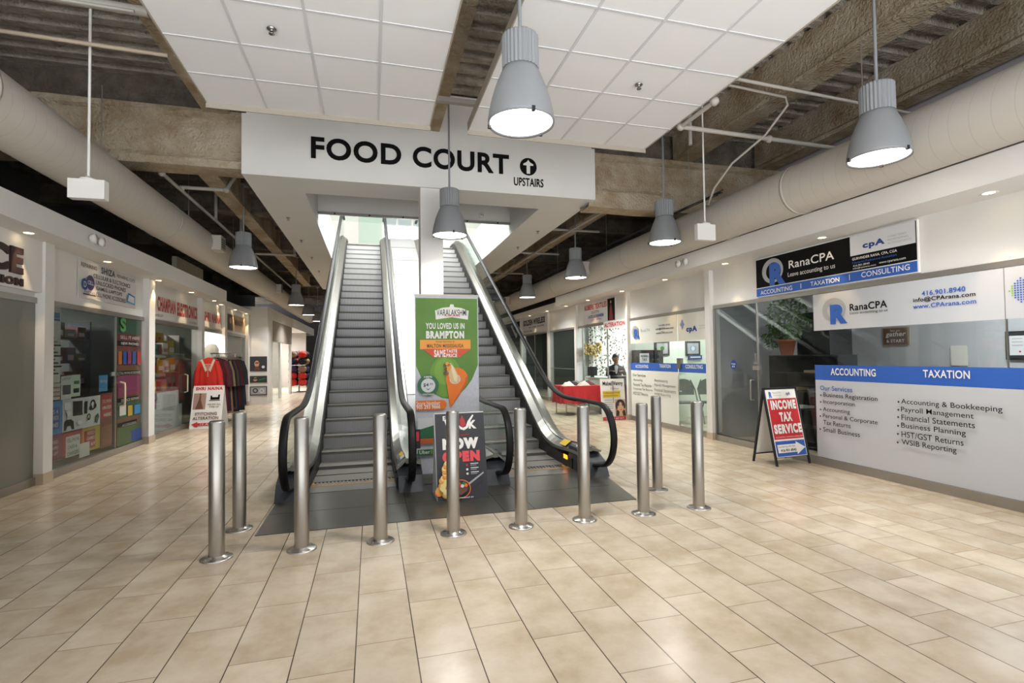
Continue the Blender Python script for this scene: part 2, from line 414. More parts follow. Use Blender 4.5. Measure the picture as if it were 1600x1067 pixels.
# suspended tile panels
TILE = mat('mineral_tile', '#e9e9ea', .85, bump=.15, bscale=220)
TEE = mat('tee_bar', '#cfcfd2', .6); TRIMP = mat('panel_trim', '#a39a8d', .6)
def tile_panel(x0, x1, label, sprinkler):
    e = empty('suspended_ceiling_panel', ((x0+x1)/2, 2.2, 4.3), label, 'ceiling panel', 'suspended white ceiling panels')
    y1 = 6.15; y0 = y1-.61*14; w = (x1-x0)/4
    t = MB(); t.box(x0, x1, y0, y1, 4.303, 4.34, TILE); t.build('tile_field', e)
    g = MB()
    for i in range(1, 4): g.box(x0+w*i-.012, x0+w*i+.012, y0, y1, 4.296, 4.304, TEE)
    for j in range(1, 14): g.box(x0, x1, y1-.61*j-.012, y1-.61*j+.012, 4.2975, 4.304, TEE)
    g.build('grid', e)
    f = MB(); f.box(x0-.012, x0, y0, y1, 4.294, 4.40, TRIMP); f.box(x1, x1+.012, y0, y1, 4.294, 4.40, TRIMP)
    f.box(x0-.012, x1+.012, y1, y1+.012, 4.245, 4.40, TRIMP); f.build('edge_trim', e)
    return e
tile_panel(-1.71, .69, 'white tiled ceiling panel hanging left of the bare gap', None)
tile_panel(1.17, 3.60, 'white tiled ceiling panel hanging right of the bare gap', None)

# ------------------------------------------------------------------ sign wall, soffit and upper storey
SW = MB(); SW.box(-1.70, 3.61, 7.90, 8.02, 4.13, 5.62, WHITE); struct(SW, 'wall_front')
SF = MB()
SF.box(-1.70, 3.61, 8.02, 8.62, 4.13, 4.2, WHITE); SF.box(-1.70, -1.0, 8.62, 20.5, 4.13, 4.2, WHITE); SF.box(2.9, 3.61, 8.62, 20.5, 4.13, 4.2, WHITE)
SF.box(-1.06, -1.0, 8.56, 17.2, 4.2, 5.05, WHITE); SF.box(2.9, 2.96, 8.56, 17.2, 4.2, 5.05, WHITE); SF.box(-1.06, 2.96, 8.56, 8.62, 4.2, 5.3, WHITE)
SF.box(-1.0, 2.9, 17.2, 20.5, 4.13, 4.2, WHITE)
SF.box(-1.76, -1.70, 7.9, 20.5, 4.13, 5.0, WHITE); SF.box(3.61, 3.67, 7.9, 20.5, 4.13, 5.0, WHITE)
struct(SF, 'ceiling_soffit')
BH = MB(); BH.box(-1.0, 2.9, 10.60, 10.72, 4.39, 5.05, WHITE); BH.box(-3.2, 5.2, 10.60, 10.72, 5.05, 8.5, WHITE); struct(BH, 'wall_header')  # unseen upper part added to keep the skylight off the header face
ts = MB(); ts.box(-1.0, 2.9, 10.55, 10.60, 4.335, 4.385, ALU)
tr = empty('smoke_curtain', (.95, 10.57, 4.3), 'clear smoke curtain hung on an aluminium track above the escalators', 'smoke curtain')
ts.build('track', tr)
g = MB(); g.box(-1.0, 2.9, 10.572, 10.578, 4.22, 4.335, GLASSE); g.build('glass_sheet', tr)
for k in range(6): MB().box(-.7+k*.66, -.67+k*.66, 10.54, 10.55, 4.34, 4.37, BLACKM).build('clamp', tr)
# upper storey
UP = MB()
UP.box(-3.2, -1.0, 8.7, 21, 5.05, 5.12, WHITE); UP.box(2.9, 5.2, 8.7, 21, 5.05, 5.12, WHITE); UP.box(-1.0, 2.9, 16.9, 21, 4.98, 5.05, WHITE)
struct(UP, 'floor_2')
UW = MB(); UW.box(-3.3, -3.2, 8.6, 21, 5.05, 8.5, WHITE); UW.box(5.2, 5.3, 8.6, 21, 5.05, 8.5, WHITE); UW.box(-3.3, 5.3, 8.5, 8.6, 5.4, 8.5, WHITE)
UW.box(-3.3, .42, 21, 21.1, 5.05, 8.5, WHITE); UW.box(2.6, 5.3, 21, 21.1, 5.05, 8.5, WHITE); UW.box(.42, 2.6, 21, 21.1, 5.05, 6.1, WHITE)
UW.box(-3.3, 5.3, 8.5, 21.1, 8.5, 8.6, WHITE); struct(UW, 'wall_upper')
GW = mat('upstairs_grey_green', '#7e8a80', .6)
b = MB(); b.box(-.42, .36, 18.6, 18.7, 5.05, 7.2, GW); struct(b, 'wall_upper_2')
wf = MB()
for x in (.42, 1.02, 1.62, 2.2, 2.56): wf.box(x-.04, x+.04, 20.98, 21.04, 6.1, 8.5, STEELD)
w = tag(MB().box(.42, 2.6, 21.0, 21.02, 6.1, 8.5, GLASS).build('window_upper'), kind='structure'); wf.build('window_frame', w)

# round column between the escalators is square and white
C_ = MB(); C_.box(.74, 1.085, 7.94, 8.28, 0, 4.13, WHITE); struct(C_, 'pillar')

# FOOD COURT lettering
fc = MB(); B = Board(fc, (0, 7.895, 0), (1, 0, 0), (0, 0, 1))
def fcp(x, y): return onY(x, y, 7.895)
a0 = fcp(485, 213); a1 = fcp(485, 247); b1 = fcp(627, 223)
zt = a0[1]; zb = a1[1]
def letters(mb, t, x0, x1, z0, z1, y, m, bold, th):
    tmp = MB(); bb = Board(tmp, (0, y, 0), (1, 0, 0), (0, 0, 1)); bb.text(t, x0, z0, x1, z1, m, bold, lift=0)
    me = bpy.data.meshes.new('l'); me.from_pydata(tmp.v, [], tmp.f)
    bm = bmesh.new(); bm.from_mesh(me); r = bmesh.ops.extrude_face_region(bm, geom=bm.faces[:])
    bmesh.ops.translate(bm, verts=[v for v in r['geom'] if isinstance(v, bmesh.types.BMVert)], vec=(0, -th, 0))
    bm.verts.index_update(); mb.add([v.co[:] for v in bm.verts], [[v.index for v in f.verts] for f in bm.faces], m); bm.free(); bpy.data.meshes.remove(me)
e = empty('food_court_sign', (1, 7.9, 4.6), 'black raised lettering FOOD COURT with round upstairs arrow on white wall', 'sign')
mb = MB(); letters(mb, 'FOOD', fcp(486, 230)[0], fcp(627, 240)[0], zb, zt, 7.899, INK, .026, .02); mb.build('lettering', e)
mb = MB(); letters(mb, 'COURT', fcp(645, 250)[0], fcp(795, 255)[0], zb, zt, 7.899, INK, .026, .02); mb.build('lettering', e)
mb = MB(); B = Board(mb, (0, 7.897, 0), (1, 0, 0), (0, 0, 1)); ac = fcp(825.5, 260.5); rr = .145
B.disc(ac[0], ac[1], rr, INK)
A = .011
B.poly([(ac[0]-.03, ac[1]-.115), (ac[0]+.03, ac[1]-.115), (ac[0]+.03, ac[1]+.02), (ac[0]+.085, ac[1]+.02), (ac[0]+.085, ac[1]+.045), (ac[0]+.03, ac[1]+.075), (ac[0], ac[1]+.115), (ac[0]-.03, ac[1]+.075), (ac[0]-.085, ac[1]+.045), (ac[0]-.085, ac[1]+.02), (ac[0]-.03, ac[1]+.02)], PW)
mb.build('arrow_disc', e)
mb = MB(); p0 = fcp(803, 281); p1 = fcp(849, 290); letters(mb, 'UPSTAIRS', p0[0], p1[0], fcp(826, 288)[1]-.035, fcp(826, 279)[1]+.005, 7.899, INK, .012, .012); mb.build('caption', e)

# ------------------------------------------------------------------ shop fronts: bulkheads, fascias, pillars
PR = [(7.71, 7.85), (10.71, 10.80), (13.80, 13.94), (16.25, 16.36), (19.45, 19.6)]           # right pillars (Y ranges)
PL = [(7.63, 7.82), (10.72, 10.98), (13.72, 13.92), (15.72, 15.95), (18.5, 18.7)]            # left pillars
wr = MB(); wr.box(XR+.005, XR+.12, BACK, 30, HDR, SOR, WHITE); wr.box(XR+.005, XR+.12, BACK, 1.2, 0, HDR, WHITE)
for a, b in PR: wr.box(5.72, XR+.12, a, b, .12, SOR, WHITE)
wr.box(XR, XR+.12, 22.3, 30, 0, HDR, WHITE); struct(wr, 'wall_right')
wl = MB(); wl.box(XL-.12, XL-.005, BACK, 27, HDL, SOL, WHITE); wl.box(XL-.12, XL-.005, BACK, 2.0, 0, HDL, WHITE)
for a, b in PL: wl.box(XL-.12, -3.90, a, b, .13, SOL, WHITE)
wl.box(XL-.05, -3.93, 6.2, 7.62, HDL+.06, SOL, WHITE)
struct(wl, 'wall_left')
bk = MB(); bk.box(BXR, 7.6, BACK, 14.25, SOR, 3.235, WHITE); bk.box(5.55, 7.6, 14.25, 30, SOR, 3.17, WHITE); struct(bk, 'trim_1')
bk = MB(); bk.box(-7.0, BXL, BACK, 14.6, SOL, 3.275, WHITE); bk.box(-7.0, -3.86, 14.6, 22, SOL, 3.14, WHITE); bk.box(-7.0, -3.35, 24.4, 33, 2.9, 3.3, WHITE); struct(bk, 'trim_2')
bb = MB()
for a, b in PR: bb.box(5.71, XR+.1, a-.01, b+.01, 0, .125, BEIGE)
for a, b in ((1.2, 7.71), (7.85, 10.71), (10.80, 13.8), (13.94, 16.25), (16.36, 19.45), (19.6, 22.3)): bb.box(XR-.03, XR+.04, a, b, 0, .10, ALU)
struct(bb, 'baseboard_right')
bb = MB()
for a, b in PL: bb.box(XL-.1, -3.89, a-.01, b+.01, 0, .135, BEIGE)
for a, b in ((2.0, 7.65), (7.82, 10.72), (10.98, 13.72), (15.95, 18.5)): bb.box(XL-.04, XL+.03, a, b, 0, .10, ALU)
struct(bb, 'baseboard_left')
# glazing header strips
hd = MB()
for a, b in ((1.2, 7.71), (7.85, 10.71), (10.80, 13.8), (13.94, 16.25), (16.36, 19.45)): hd.box(XR-.015, XR+.06, a, b, HDR-.06, HDR, ALU)
struct(hd, 'trim_3')
hd = MB()
for a, b in ((2.0, 7.65), (7.82, 10.72), (10.98, 13.72), (13.92, 15.72), (15.95, 18.5)): hd.box(XL-.06, XL+.02, a, b, HDL-.07, HDL, ALU)
struct(hd, 'trim_4')
# outer walls above the bulkheads
ow = MB(); UPW = mat('upper_wall_mauve_grey', '#a29b9d', .8); UPD = mat('upper_wall_dark', '#4d4c4e', .8); UPC = mat('upper_wall_cream', '#c9c3ad', .8)
ow.box(7.6, 7.7, BACK, 9.2, 3.2, 5.75, UPW); ow.box(7.2, 7.3, 9.2, 12.0, 3.2, 5.3, UPD); ow.box(6.4, 6.5, 11.0, 15, 3.2, 3.75, UPC); ow.box(7.2, 7.3, 12, 30, 3.1, 5.3, UPD)
struct(ow, 'wall_right_upper')
ow = MB(); ow.box(-6.1, -6.0, BACK, 8.7, 3.2, 5.75, UPW); ow.box(-6.1, -6.0, 8.7, 30, 3.1, 5.3, UPD); ow.box(-4.4, -4.3, 13.3, 15.2, 3.2, 3.9, UPC)
struct(ow, 'wall_left_upper')
fw = MB(); fw.box(-8, 10, FAR, FAR+.2, 0, 5.3, UPD); struct(fw, 'wall_back')
bm_ = MB(); BILL = mat('tan_fabric', '#b58b4d', .9)
# stained tan panel on the left upper wall
bm_.slab([(-5.99, 6.9, 3.25), (-5.99, 8.1, 3.25), (-5.99, 8.2, 3.5), (-5.99, 7.8, 4.2), (-5.99, 7.5, 3.9)], (.01, 0, 0), BILL); struct(bm_, 'trim_5')

# ------------------------------------------------------------------ escalators
S30 = math.tan(math.radians(30)); TOPZ = 5.05
def smooth_path(y):                 # height of the step nosing line at depth y
    def sm(d, r=.55): return 0 if d < -r else (S30*d if d > r else S30*(d+r)**2/(4*r))
    return min(sm(y-7.41), TOPZ) - (0 if y < 15.6 else 0) if y < 15.4 else TOPZ-sm(16.16-y)
YS = [5.9+.15*i for i in range(0, 78)] + [17.6]
def sweep(mb, prof, ys, zf, m, smooth=False, xm=0):
    """prof: closed list of (x, dz); swept along y with height zf(y)"""
    k = len(prof); vs = []; fs = []
    for y in ys:
        for (x, dz) in prof: vs.append((xm+x, y, zf(y)+dz))
    for i in range(len(ys)-1):
        for j in range(k): fs.append((i*k+j, i*k+(j+1) % k, (i+1)*k+(j+1) % k, (i+1)*k+j))
    fs.append(tuple(range(k))[::-1]); fs.append(tuple((len(ys)-1)*k+j for j in range(k)))
    mb.add(vs, fs, m, smooth); return mb
STEPM = bpy.data.materials.new('ribbed_step_aluminium'); STEPM.use_nodes = True
def _stepmat():
    nt = STEPM.node_tree; N = nt.nodes; L = nt.links; b = N['Principled BSDF']
    b.inputs['Metallic'].default_value = .55; b.inputs['Roughness'].default_value = .45
    geo = N.new('ShaderNodeNewGeometry'); sp = N.new('ShaderNodeSeparateXYZ'); L.new(geo.outputs['Position'], sp.inputs[0])
    mu = N.new('ShaderNodeMath'); mu.operation = 'MULTIPLY'; L.new(sp.outputs[0], mu.inputs[0]); mu.inputs[1].default_value = 2*PI/.018
    sn = N.new('ShaderNodeMath'); sn.operation = 'SINE'; L.new(mu.outputs[0], sn.inputs[0])
    mr = N.new('ShaderNodeMapRange'); L.new(sn.outputs[0], mr.inputs[0]); mr.inputs[1].default_value = -1
    mr.inputs[3].default_value = 0; mr.inputs[4].default_value = 1
    cr = N.new('ShaderNodeMix'); cr.data_type = 'RGBA'; L.new(mr.outputs[0], cr.inputs[0]); cr.inputs[6].default_value = lin('#8f8f91'); cr.inputs[7].default_value = lin('#c4c4c6')
    L.new(cr.outputs[2], b.inputs['Base Color'])
    bp = N.new('ShaderNodeBump'); bp.inputs['Strength'].default_value = .25; bp.inputs['Distance'].default_value = .004
    L.new(mr.outputs[0], bp.inputs['Height']); L.new(bp.outputs[0], b.inputs['Normal'])
_stepmat()
SKIRT = mat('skirt_steel_dark', '#2b2a28', .45, .5)
DECKST = mat('deck_steel', '#97948f', .3, 1)
TREAD = mat('tread_grey', '#6d6962', .6, .3)
BOOT = mat('newel_base_charcoal', '#2f323a', .5)
AMBER = mat('direction_light', '#ff9a2a', .5, emit='#ff8c1a', estr=3)
COMBY = mat('comb_yellow', '#b98a2c', .5)
CLAD = mat('truss_cladding', '#b9b6b1', .4, .5)
def handrail_path():
    pts = []
    # from the boot, forward under the newel, round it, then up the incline and over the top
    pts += [(6.02, .12), (5.85, .14)]
    cy, cz, r = 5.74, .54, .37
    for k in range(0, 15):
        a = -PI/2 - k*PI/14
        pts.append((cy+r*math.cos(a)*.97, cz+r*math.sin(a)))
    for y in [5.95, 6.2, 6.5, 6.75]: pts.append((y, .91))
    def sm(d, r=.6): return 0 if d < -r else (S30*d if d > r else S30*(d+r)**2/(4*r))
    y = 6.8
    while y < 15.2: pts.append((y, .91+sm(y-7.39))); y += .15
    pts += [(15.2+.15*i, min(5.97, .91+S30*(15.2+.15*i-7.39)) if i < 6 else 5.97-sm(16.15-(15.2+.15*i))) for i in range(0, 14)]
    return pts
HP = handrail_path()
def rail_sweep(mb, X, pts, hw, th, m):
    n = len(pts); vs = []; fs = []; k = 10
    for i, (y, z) in enumerate(pts):
        a = Vector((pts[max(i-1, 0)])); b = Vector(pts[min(i+1, n-1)]); d = (b-a).normalized(); nn = Vector((-d.y, d.x))
        for j in range(k):
            t = 2*PI*j/k; cx = hw*math.copysign(abs(math.cos(t))**.6, math.cos(t)); cn = th*math.copysign(abs(math.sin(t))**.6, math.sin(t))
            vs.append((X+cx, y+nn.x*cn, z+nn.y*cn))
    for i in range(n-1):
        for j in range(k): fs.append((i*k+j, i*k+(j+1) % k, (i+1)*k+(j+1) % k, (i+1)*k+j))
    fs.append(tuple(range(k))); fs.append(tuple((n-1)*k+j for j in range(k)))
    mb.add(vs, fs, m, True)
STEPS = []
for i in range(1, 25): STEPS.append((9.4+(20-i)*.341, 1.147+(20-i)*.197))
STEPS = [(y, min(z, TOPZ-.02)) for y, z in STEPS] + [(7.69, .18), (7.33, .05), (6.97, .016), (6.61, .012)]
def build_escalator(label):
    e = empty('escalator', (0, 6.4, 0), label, 'escalator', 'pair of escalators up to the food court')
    for n_, (y, z) in enumerate(STEPS):
        yb = STEPS[n_-1][0] if n_ else y+.5
        zl = STEPS[n_+1][1] if n_ < len(STEPS)-1 else 0
        s = MB(); s.box(-.475, .475, y, yb+.02, z-.03, z, TREAD)
        if z > zl+.005: s.slab([(-.475, y, z), (.475, y, z), (.475, y+.02, zl-.02), (-.475, y+.02, zl-.02)], (0, .01, 0), STEPM)
        s.box(-.475, .475, y-.001, y+.012, z-.002, z+.002, SKIRT)
        s.build('step', e)
    for sx in (-1, 1):
        m = MB(); sweep(m, [(sx*.482, -.25), (sx*.482, .14), (sx*.50, .14), (sx*.50, -.25)], [y for y in YS if y > 6.2], lambda y: smooth_path(y), SKIRT)
        m.box(sx*.482, sx*.50, 6.05, 6.3, 0, .13, SKIRT); m.build('skirt_panel', e)
        m = MB(); sweep(m, [(sx*.484, .13), (sx*.50, .165), (sx*.592, .235), (sx*.592, .215), (sx*.50, .13)], [y for y in YS if y > 6.0], lambda y: smooth_path(y)+ .09*max(0, min(1, (7.6-y)/1.2)), DECKST, False); m.build('inner_deck', e)
        m = MB(); sweep(m, [(sx*.642, .235), (sx*.765, .20), (sx*.765, .17), (sx*.642, .2)], [y for y in YS if y > 6.0], lambda y: smooth_path(y)+.09*max(0, min(1, (7.6-y)/1.2)), DECKST); m.build('outer_deck', e)
        m = MB(); sweep(m, [(sx*.592, .19), (sx*.642, .19), (sx*.642, .25), (sx*.592, .25)], [y for y in YS if y > 5.95], lambda y: smooth_path(y)+.09*max(0, min(1, (7.6-y)/1.2)), STEELD); m.build('glazing_channel', e)
        # glass: fills between the channel and the handrail
        out = [(y, z-.02) if k > 18 else (y+(.03 if y < 5.9 else 0), z) for k, (y, z) in enumerate(HP)]
        up = out[1:]
        low = [(y, smooth_path(y)+.24+.09*max(0, min(1, (7.6-y)/1.2))) for y in YS if 6.05 <= y <= up[-1][0]]
        # quad strip between top and bottom sampled at the same depth
        m = MB()
        tops = [p for p in up if p[1] > .55 or p[0] < 5.6]
        newel = [(5.74+.36*math.cos(-PI/2-k*PI/14)*.97, .54+.36*math.sin(-PI/2-k*PI/14)) for k in range(15)]
        poly = newel + [(6.05, .90), (6.05, .33), (5.9, .2)]
        m.slab([(sx*.613, y, z) for y, z in poly], (sx*.01, 0, 0), GLASSE)
        import bisect
        ty = [p[0] for p in HP[20:]]; tz = [p[1]-.02 for p in HP[20:]]
        def top_at(y):
            j = max(1, min(len(ty)-1, bisect.bisect(ty, y))); t = (y-ty[j-1])/(ty[j]-ty[j-1]) if ty[j] != ty[j-1] else 0
            return tz[j-1]+(tz[j]-tz[j-1])*max(0, min(1, t))
        ys = [y for y in YS if 6.05 <= y <= 17.1]; vs = []; fs = []
        for y in ys:
            zb_ = smooth_path(y)+.24+.09*max(0, min(1, (7.6-y)/1.2)); zt_ = top_at(y)
            vs += [(sx*.613, y, zb_), (sx*.613, y, zt_), (sx*.623, y, zt_), (sx*.623, y, zb_)]
        for i in range(len(ys)-1):
            for j in range(4): fs.append((4*i+j, 4*i+(j+1) % 4, 4*i+4+(j+1) % 4, 4*i+4+j))
        m.add(vs, fs, GLASSE); m.build('glass_balustrade', e)
        m = MB(); rail_sweep(m, sx*.618, HP, .041, .022, BLACK); h = m.build('handrail', e)
        m = MB(); rail_sweep(m, sx*.618, [(y, z-.012) for y, z in HP[19:]], .016, .022, SKIRT); m.build('handrail_guide', h)
        # newel base
        b0, b1 = (.50, .77)
        m = MB(); m.slab([(sx*b0, 5.82, 0), (sx*b0, 5.93, .17), (sx*b0, 6.25, .30), (sx*b0, 6.5, .30), (sx*b0, 6.5, 0)], (sx*(b1-b0), 0, 0), BOOT)
        m.build('newel_base', e)
        m = MB(); sweep(m, [(sx*.745, .18), (sx*.77, .18), (sx*.77, -.75), (sx*.745, -.75)], [y for y in YS if y > 6.4], lambda y: max(smooth_path(y), 0) if y > 8.2 else max(smooth_path(y), .0)+0, CLAD) ; m.build('side_cladding', e)
    m = MB(); sweep(m, [(-.75, -.72), (.75, -.72), (.75, -.78), (-.75, -.78)], [y for y in YS if y > 8.9], lambda y: smooth_path(y), CLAD); m.build('truss_soffit', e)
    m = MB(); m.box(-.48, .48, 6.12, 6.5, -.01, .012, STEELD)
    for k in range(22): m.box(-.47+k*.043, -.45+k*.043, 6.5, 6.6, 0, .014, COMBY if k in (0, 21) else STEELD)
    m.box(-.48, .48, 6.40, 6.425, .012, .015, COMBY); m.build('comb_plate', e)
    m = MB(); m.box(-.5, .5, 16.4, 17.6, TOPZ-.03, TOPZ, STEELD); m.build('upper_comb_plate', e)
    return e
esc = build_escalator('left escalator of ribbed grey steps, beside the banner, white wall over it')
esc2 = copy_tree(esc); esc['label'] = 'escalator left of the white pillar and green banner, with full step flight in view'
esc2['label'] = 'escalator right of the white pillar and green banner, with glass side facing the shops'
esc.location.x = -.215; esc2.location.x = 2.06
# details that belong to one escalator only
d = MB(); d.slab([(2.06+.478, 6.50, .10), (2.06+.478, 6.64, .10), (2.06+.478, 6.64, .155), (2.06+.478, 6.50, .155)], (.003, 0, 0), AMBER); d.build('direction_light', esc2)
d = MB(); d.slab([(2.06+.50, 6.62, .262), (2.06+.585, 6.62, .325), (2.06+.585, 6.86, .318), (2.06+.50, 6.86, .255)], (0, 0, .004), PYEL); d.slab([(2.06+.51, 6.2, .262), (2.06+.585, 6.2, .33), (2.06+.585, 6.36, .33), (2.06+.51, 6.36, .262)], (0, 0, .004), PW); d.build('safety_sticker', esc2)
d = MB(); d.slab([(-.215+.50, 6.4, .262), (-.215+.585, 6.4, .33), (-.215+.585, 6.62, .325), (-.215+.50, 6.62, .257)], (0, 0, .004), PYEL); d.slab([(-.215+.50, 6.22, .262), (-.215+.585, 6.22, .33), (-.215+.585, 6.37, .33), (-.215+.50, 6.37, .262)], (0, 0, .004), PPALE); d.build('safety_sticker', esc)
d = MB(); d.box(-.215+.64, -.215+.72, 5.62, 5.68, .52, .72, BLACKM); d.box(-.215+.655, -.215+.705, 5.615, 5.62, .6, .7, PRED); d.build('emergency_stop', esc)
# glossy sloping infill between the two escalators
INF = mat('polished_infill', '#a5a5a4', .32, .7)
m = MB(); ys = [6.6+.2*i for i in range(0, 54)]
for xa, xb, yy in ((-.36, -.19, ys), (.17, .36, ys), (-.19, .17, [y for y in ys if y <= 7.85]), (-.19, .17, [y for y in ys if y >= 8.35])):
    sweep(m, [(xa, .05), (xb, .05), (xb, 0), (xa, 0)], yy, lambda y: smooth_path(y)+.16, INF, xm=.922)
for k in range(9):
    y = 8.6+k*.95; z = smooth_path(y)+.212
    m.obox((.922, y, z), (1, 0, 0), (0, .866, .5), (0, -.5, .866), .36, .012, .003, STEELD)
tag(m.build('sloping_infill_panel', None, (.92, 6.6, 0)), 'glossy steel sloping panel filling the gap between the two escalators', 'steel panel')
# dark landing plate in front
PL_ = mat('charcoal_landing_tile', '#47453f', .28, var=.12, vscale=5)
m = MB(); m.box(-.965, 2.64, 4.823, 6.14, -.01, .006, PL_); m.slab([(2.64, 4.823, .0), (2.64, 6.14, .0), (2.8, 6.14, .0), (2.8, 5.9, 0)], (0, 0, .006), PL_); m.box(.3, 1.3, 6.1, 6.7, -.01, .006, PL_)
GRV = mat('landing_joint', '#23221f', .6)
for x in (.335, 1.235, 1.535): m.box(x-.003, x+.003, 4.83, 6.12, .006, .0068, GRV)
m.box(-.96, 2.63, 5.42, 5.426, .006, .0068, GRV)
tag(m.build('landing_plate', None, (.84, 5.4, 0)), 'dark grey landing plate set in the floor before the escalators', 'floor plate')

# ------------------------------------------------------------------ bollards
def make_bollard(x, y, label):
    e = empty('bollard', (x, y, 0), label, 'bollard', 'steel bollards guarding the escalators')
    m = MB(); m.lathe([(.0555, .0), (.0555, 1.022), (.053, 1.032), (.046, 1.039), (.03, 1.041), (.001, 1.042)], BST, (x, y, 0), 36); m.build('post', e)
    m = MB(); m.lathe([(.112, .0), (.112, .006), (.104, .012), (.062, .017), (.058, .026), (.0555, .026)], STEEL, (x, y, 0), 36)
    for k in range(4):
        a = PI/4+k*PI/2; m.ball((x+.088*math.cos(a), y+.088*math.sin(a), .013), .009, .009, .006, STEELD, 8, 4)
    m.build('base_flange', e)
    return e
BST = bpy.data.materials.new('vertical_brushed_steel'); BST.use_nodes = True
_b = BST.node_tree.nodes['Principled BSDF']; _b.inputs['Base Color'].default_value = lin('#b5b1ab'); _b.inputs['Metallic'].default_value = 1; _b.inputs['Roughness'].default_value = .3
_b.inputs['Anisotropic'].default_value = .5
names = ['steel bollard at the left end of the front row', 'steel bollard before the left escalator newel, second in front row', 'steel bollard standing before the left escalator steps',
         'steel bollard standing before the black food sign', 'steel bollard standing before the right escalator left newel', 'steel bollard standing before the right escalator right newel',
         'steel bollard just right of the dark landing plate corner', 'steel bollard at the right end of the front row']
b0 = make_bollard(-1.14, 4.38, names[0])
for k in range(1, 8):
    c = copy_tree(b0); c.location = (-1.14+.602*k, 4.38, 0); c['label'] = names[k]
c = copy_tree(b0); c.location = (-1.137, 5.06, 0); c['label'] = 'steel bollard standing alone behind the left end of the front row'
c = copy_tree(b0); c.location = (3.055, 5.097, 0); c['label'] = 'steel bollard standing alone behind the right end of the front row'

# ------------------------------------------------------------------ pendant lamps
LAMPE = mat('lamp_diffuser', '#ffffff', .5, emit='#fff6ea', estr=9)
def make_pendant(x, y, ztop, label):
    Z = 3.25
    e = empty('pendant_lamp', (x, y, Z), label, 'pendant lamp', 'grey bell pendant lamps')
    m = MB(); m.lathe([(.238, .012), (.25, .0), (.252, .03), (.243, .09), (.226, .17), (.203, .25), (.175, .325), (.146, .39), (.128, .425), (.10, .43)], GREYL, (x, y, Z), 40)
    m.lathe([(.236, .02), (.225, .15), (.18, .28), (.1, .41)], PW, (x, y, Z), 32); m.build('bell_shade', e)
    m = MB(); m.lathe([(.001, .03), (.12, .024), (.237, .016)], LAMPE, (x, y, Z), 36); m.build('diffuser', e)
    m = MB(); m.lathe([(.05, .42), (.136, .42), (.136, .665), (.13, .675), (.02, .68)], GREYL, (x, y, Z), 56, flute=.03); m.build('ballast_housing', e)
    m = MB()
    for k in range(3):
        a = .6+k*2*PI/3; cx, cy = x+.245*math.cos(a), y+.245*math.sin(a)
        m.box(cx-.012, cx+.012, cy-.012, cy+.012, Z-.006, Z+.03, BLACKM)
    m.build('clip', e)
    m = MB(); m.tube([(x, y, Z+.67), (x, y, ztop)], .0145, GREYL, 10, False); m.build('rod', e)
    m = MB(); m.lathe([(.001, -.03), (.07, -.03), (.075, 0), (.075, .02), (.001, .02)], GREYL, (x, y, ztop), 24); m.build('canopy', e)
    l = bpy.data.lights.new('lamp_glow', 'AREA'); l.shape = 'DISK'; l.size = .44; l.energy = 34 if y < 9 else 62; l.spread = math.radians(130); l.color = (1, .98, .96)
    lo = bpy.data.objects.new('lamp_glow', l); COL.objects.link(lo); lo.parent = e; lo.location = (0, 0, .008)
    return e
lab = 'grey bell pendant lamp '
p1 = make_pendant(1.10, 3.66, 5.6, lab+'hanging highest in front of the FOOD COURT letters')
def pend(x, y, l, zt=4.95):
    c = make_pendant(x, y, zt, lab+l); return c
pend(1.10, 7.32, 'hanging before the white square pillar', 5.47)
pend(4.46, 3.55, 'at the upper right, nearest the shop sign', 5.55)
pend(4.47, 7.09, 'on the right, second in its row', 5.55)
pend(4.47, 10.74, 'on the right, third in its row', 4.85)
pend(4.51, 14.6, 'on the right, fourth and smallest in its row', 4.85)
pend(-2.35, 10.72, 'on the left side, biggest of its row', 4.85)
pend(-2.36, 17.9, 'far down the left aisle, second in its row', 4.85)
pend(-2.42, 21.8, 'far down the left aisle, third in its row', 4.85)
pend(-2.42, 25.4, 'far down the left aisle, last in its row', 4.85)

# ------------------------------------------------------------------ ducts, pipes, hanging fittings
def duct(x, z, y0, y1, label, grilles, side):
    e = empty('air_duct', (x, 6, z), label, 'air duct')
    m = MB(); m.tube([(x, y0, z), (x, (y0+y1)/2, z), (x, y1, z)], .30, DUCTM, 40); m.build('pipe_shell', e)
    m = MB()
    for k in range(int((y1-y0)/4.2)):
        y = y0+2.2+4.2*k
        m.lathe([(.305, -.02), (.309, -.02), (.309, .02), (.305, .02)], DUCTM, (0, 0, 0), 32)
        n = 4*32; vs = m.v[-n:]; del m.v[-n:]
        m.v += [(x+a, y+c, z+b) for a, b, c in vs]
    m.build('joint_band', e)
    m = MB()
    for y in (4.2, 7.3, 10.4, 13.5): m.tube([(x+.05*side, y, z+.29), (x+.05*side, y, 4.9)], .006, ALU, 6, False)
    m.build('hanger_rod', e)
    for gy in grilles:
        b = MB(); gx = x+side*.2
        b.box(gx, gx+side*.24, gy-.16, gy+.16, z-.14, z+.14, DUCTM); gb = b.build('outlet_box', e)
        f = MB(); f.box(gx+side*.235, gx+side*.245, gy-.13, gy+.13, z-.11, z+.11, PDARK)
        for k in range(5): f.box(gx+side*.24, gx+side*.255, gy-.13, gy+.13, z-.1+k*.045, z-.09+k*.045, ALU)
        f.build('grille', gb)
    return e
duct(-3.23, 3.77, BACK, 30, 'large cream spiral duct running above the left shops', (11.1, 17.9), 1)
duct(5.13, 3.52, BACK, 30, 'large cream spiral duct running above the right shops', (11.0, 18), -1)
PIPE = mat('grey_painted_pipe', '#a8a39b', .5)
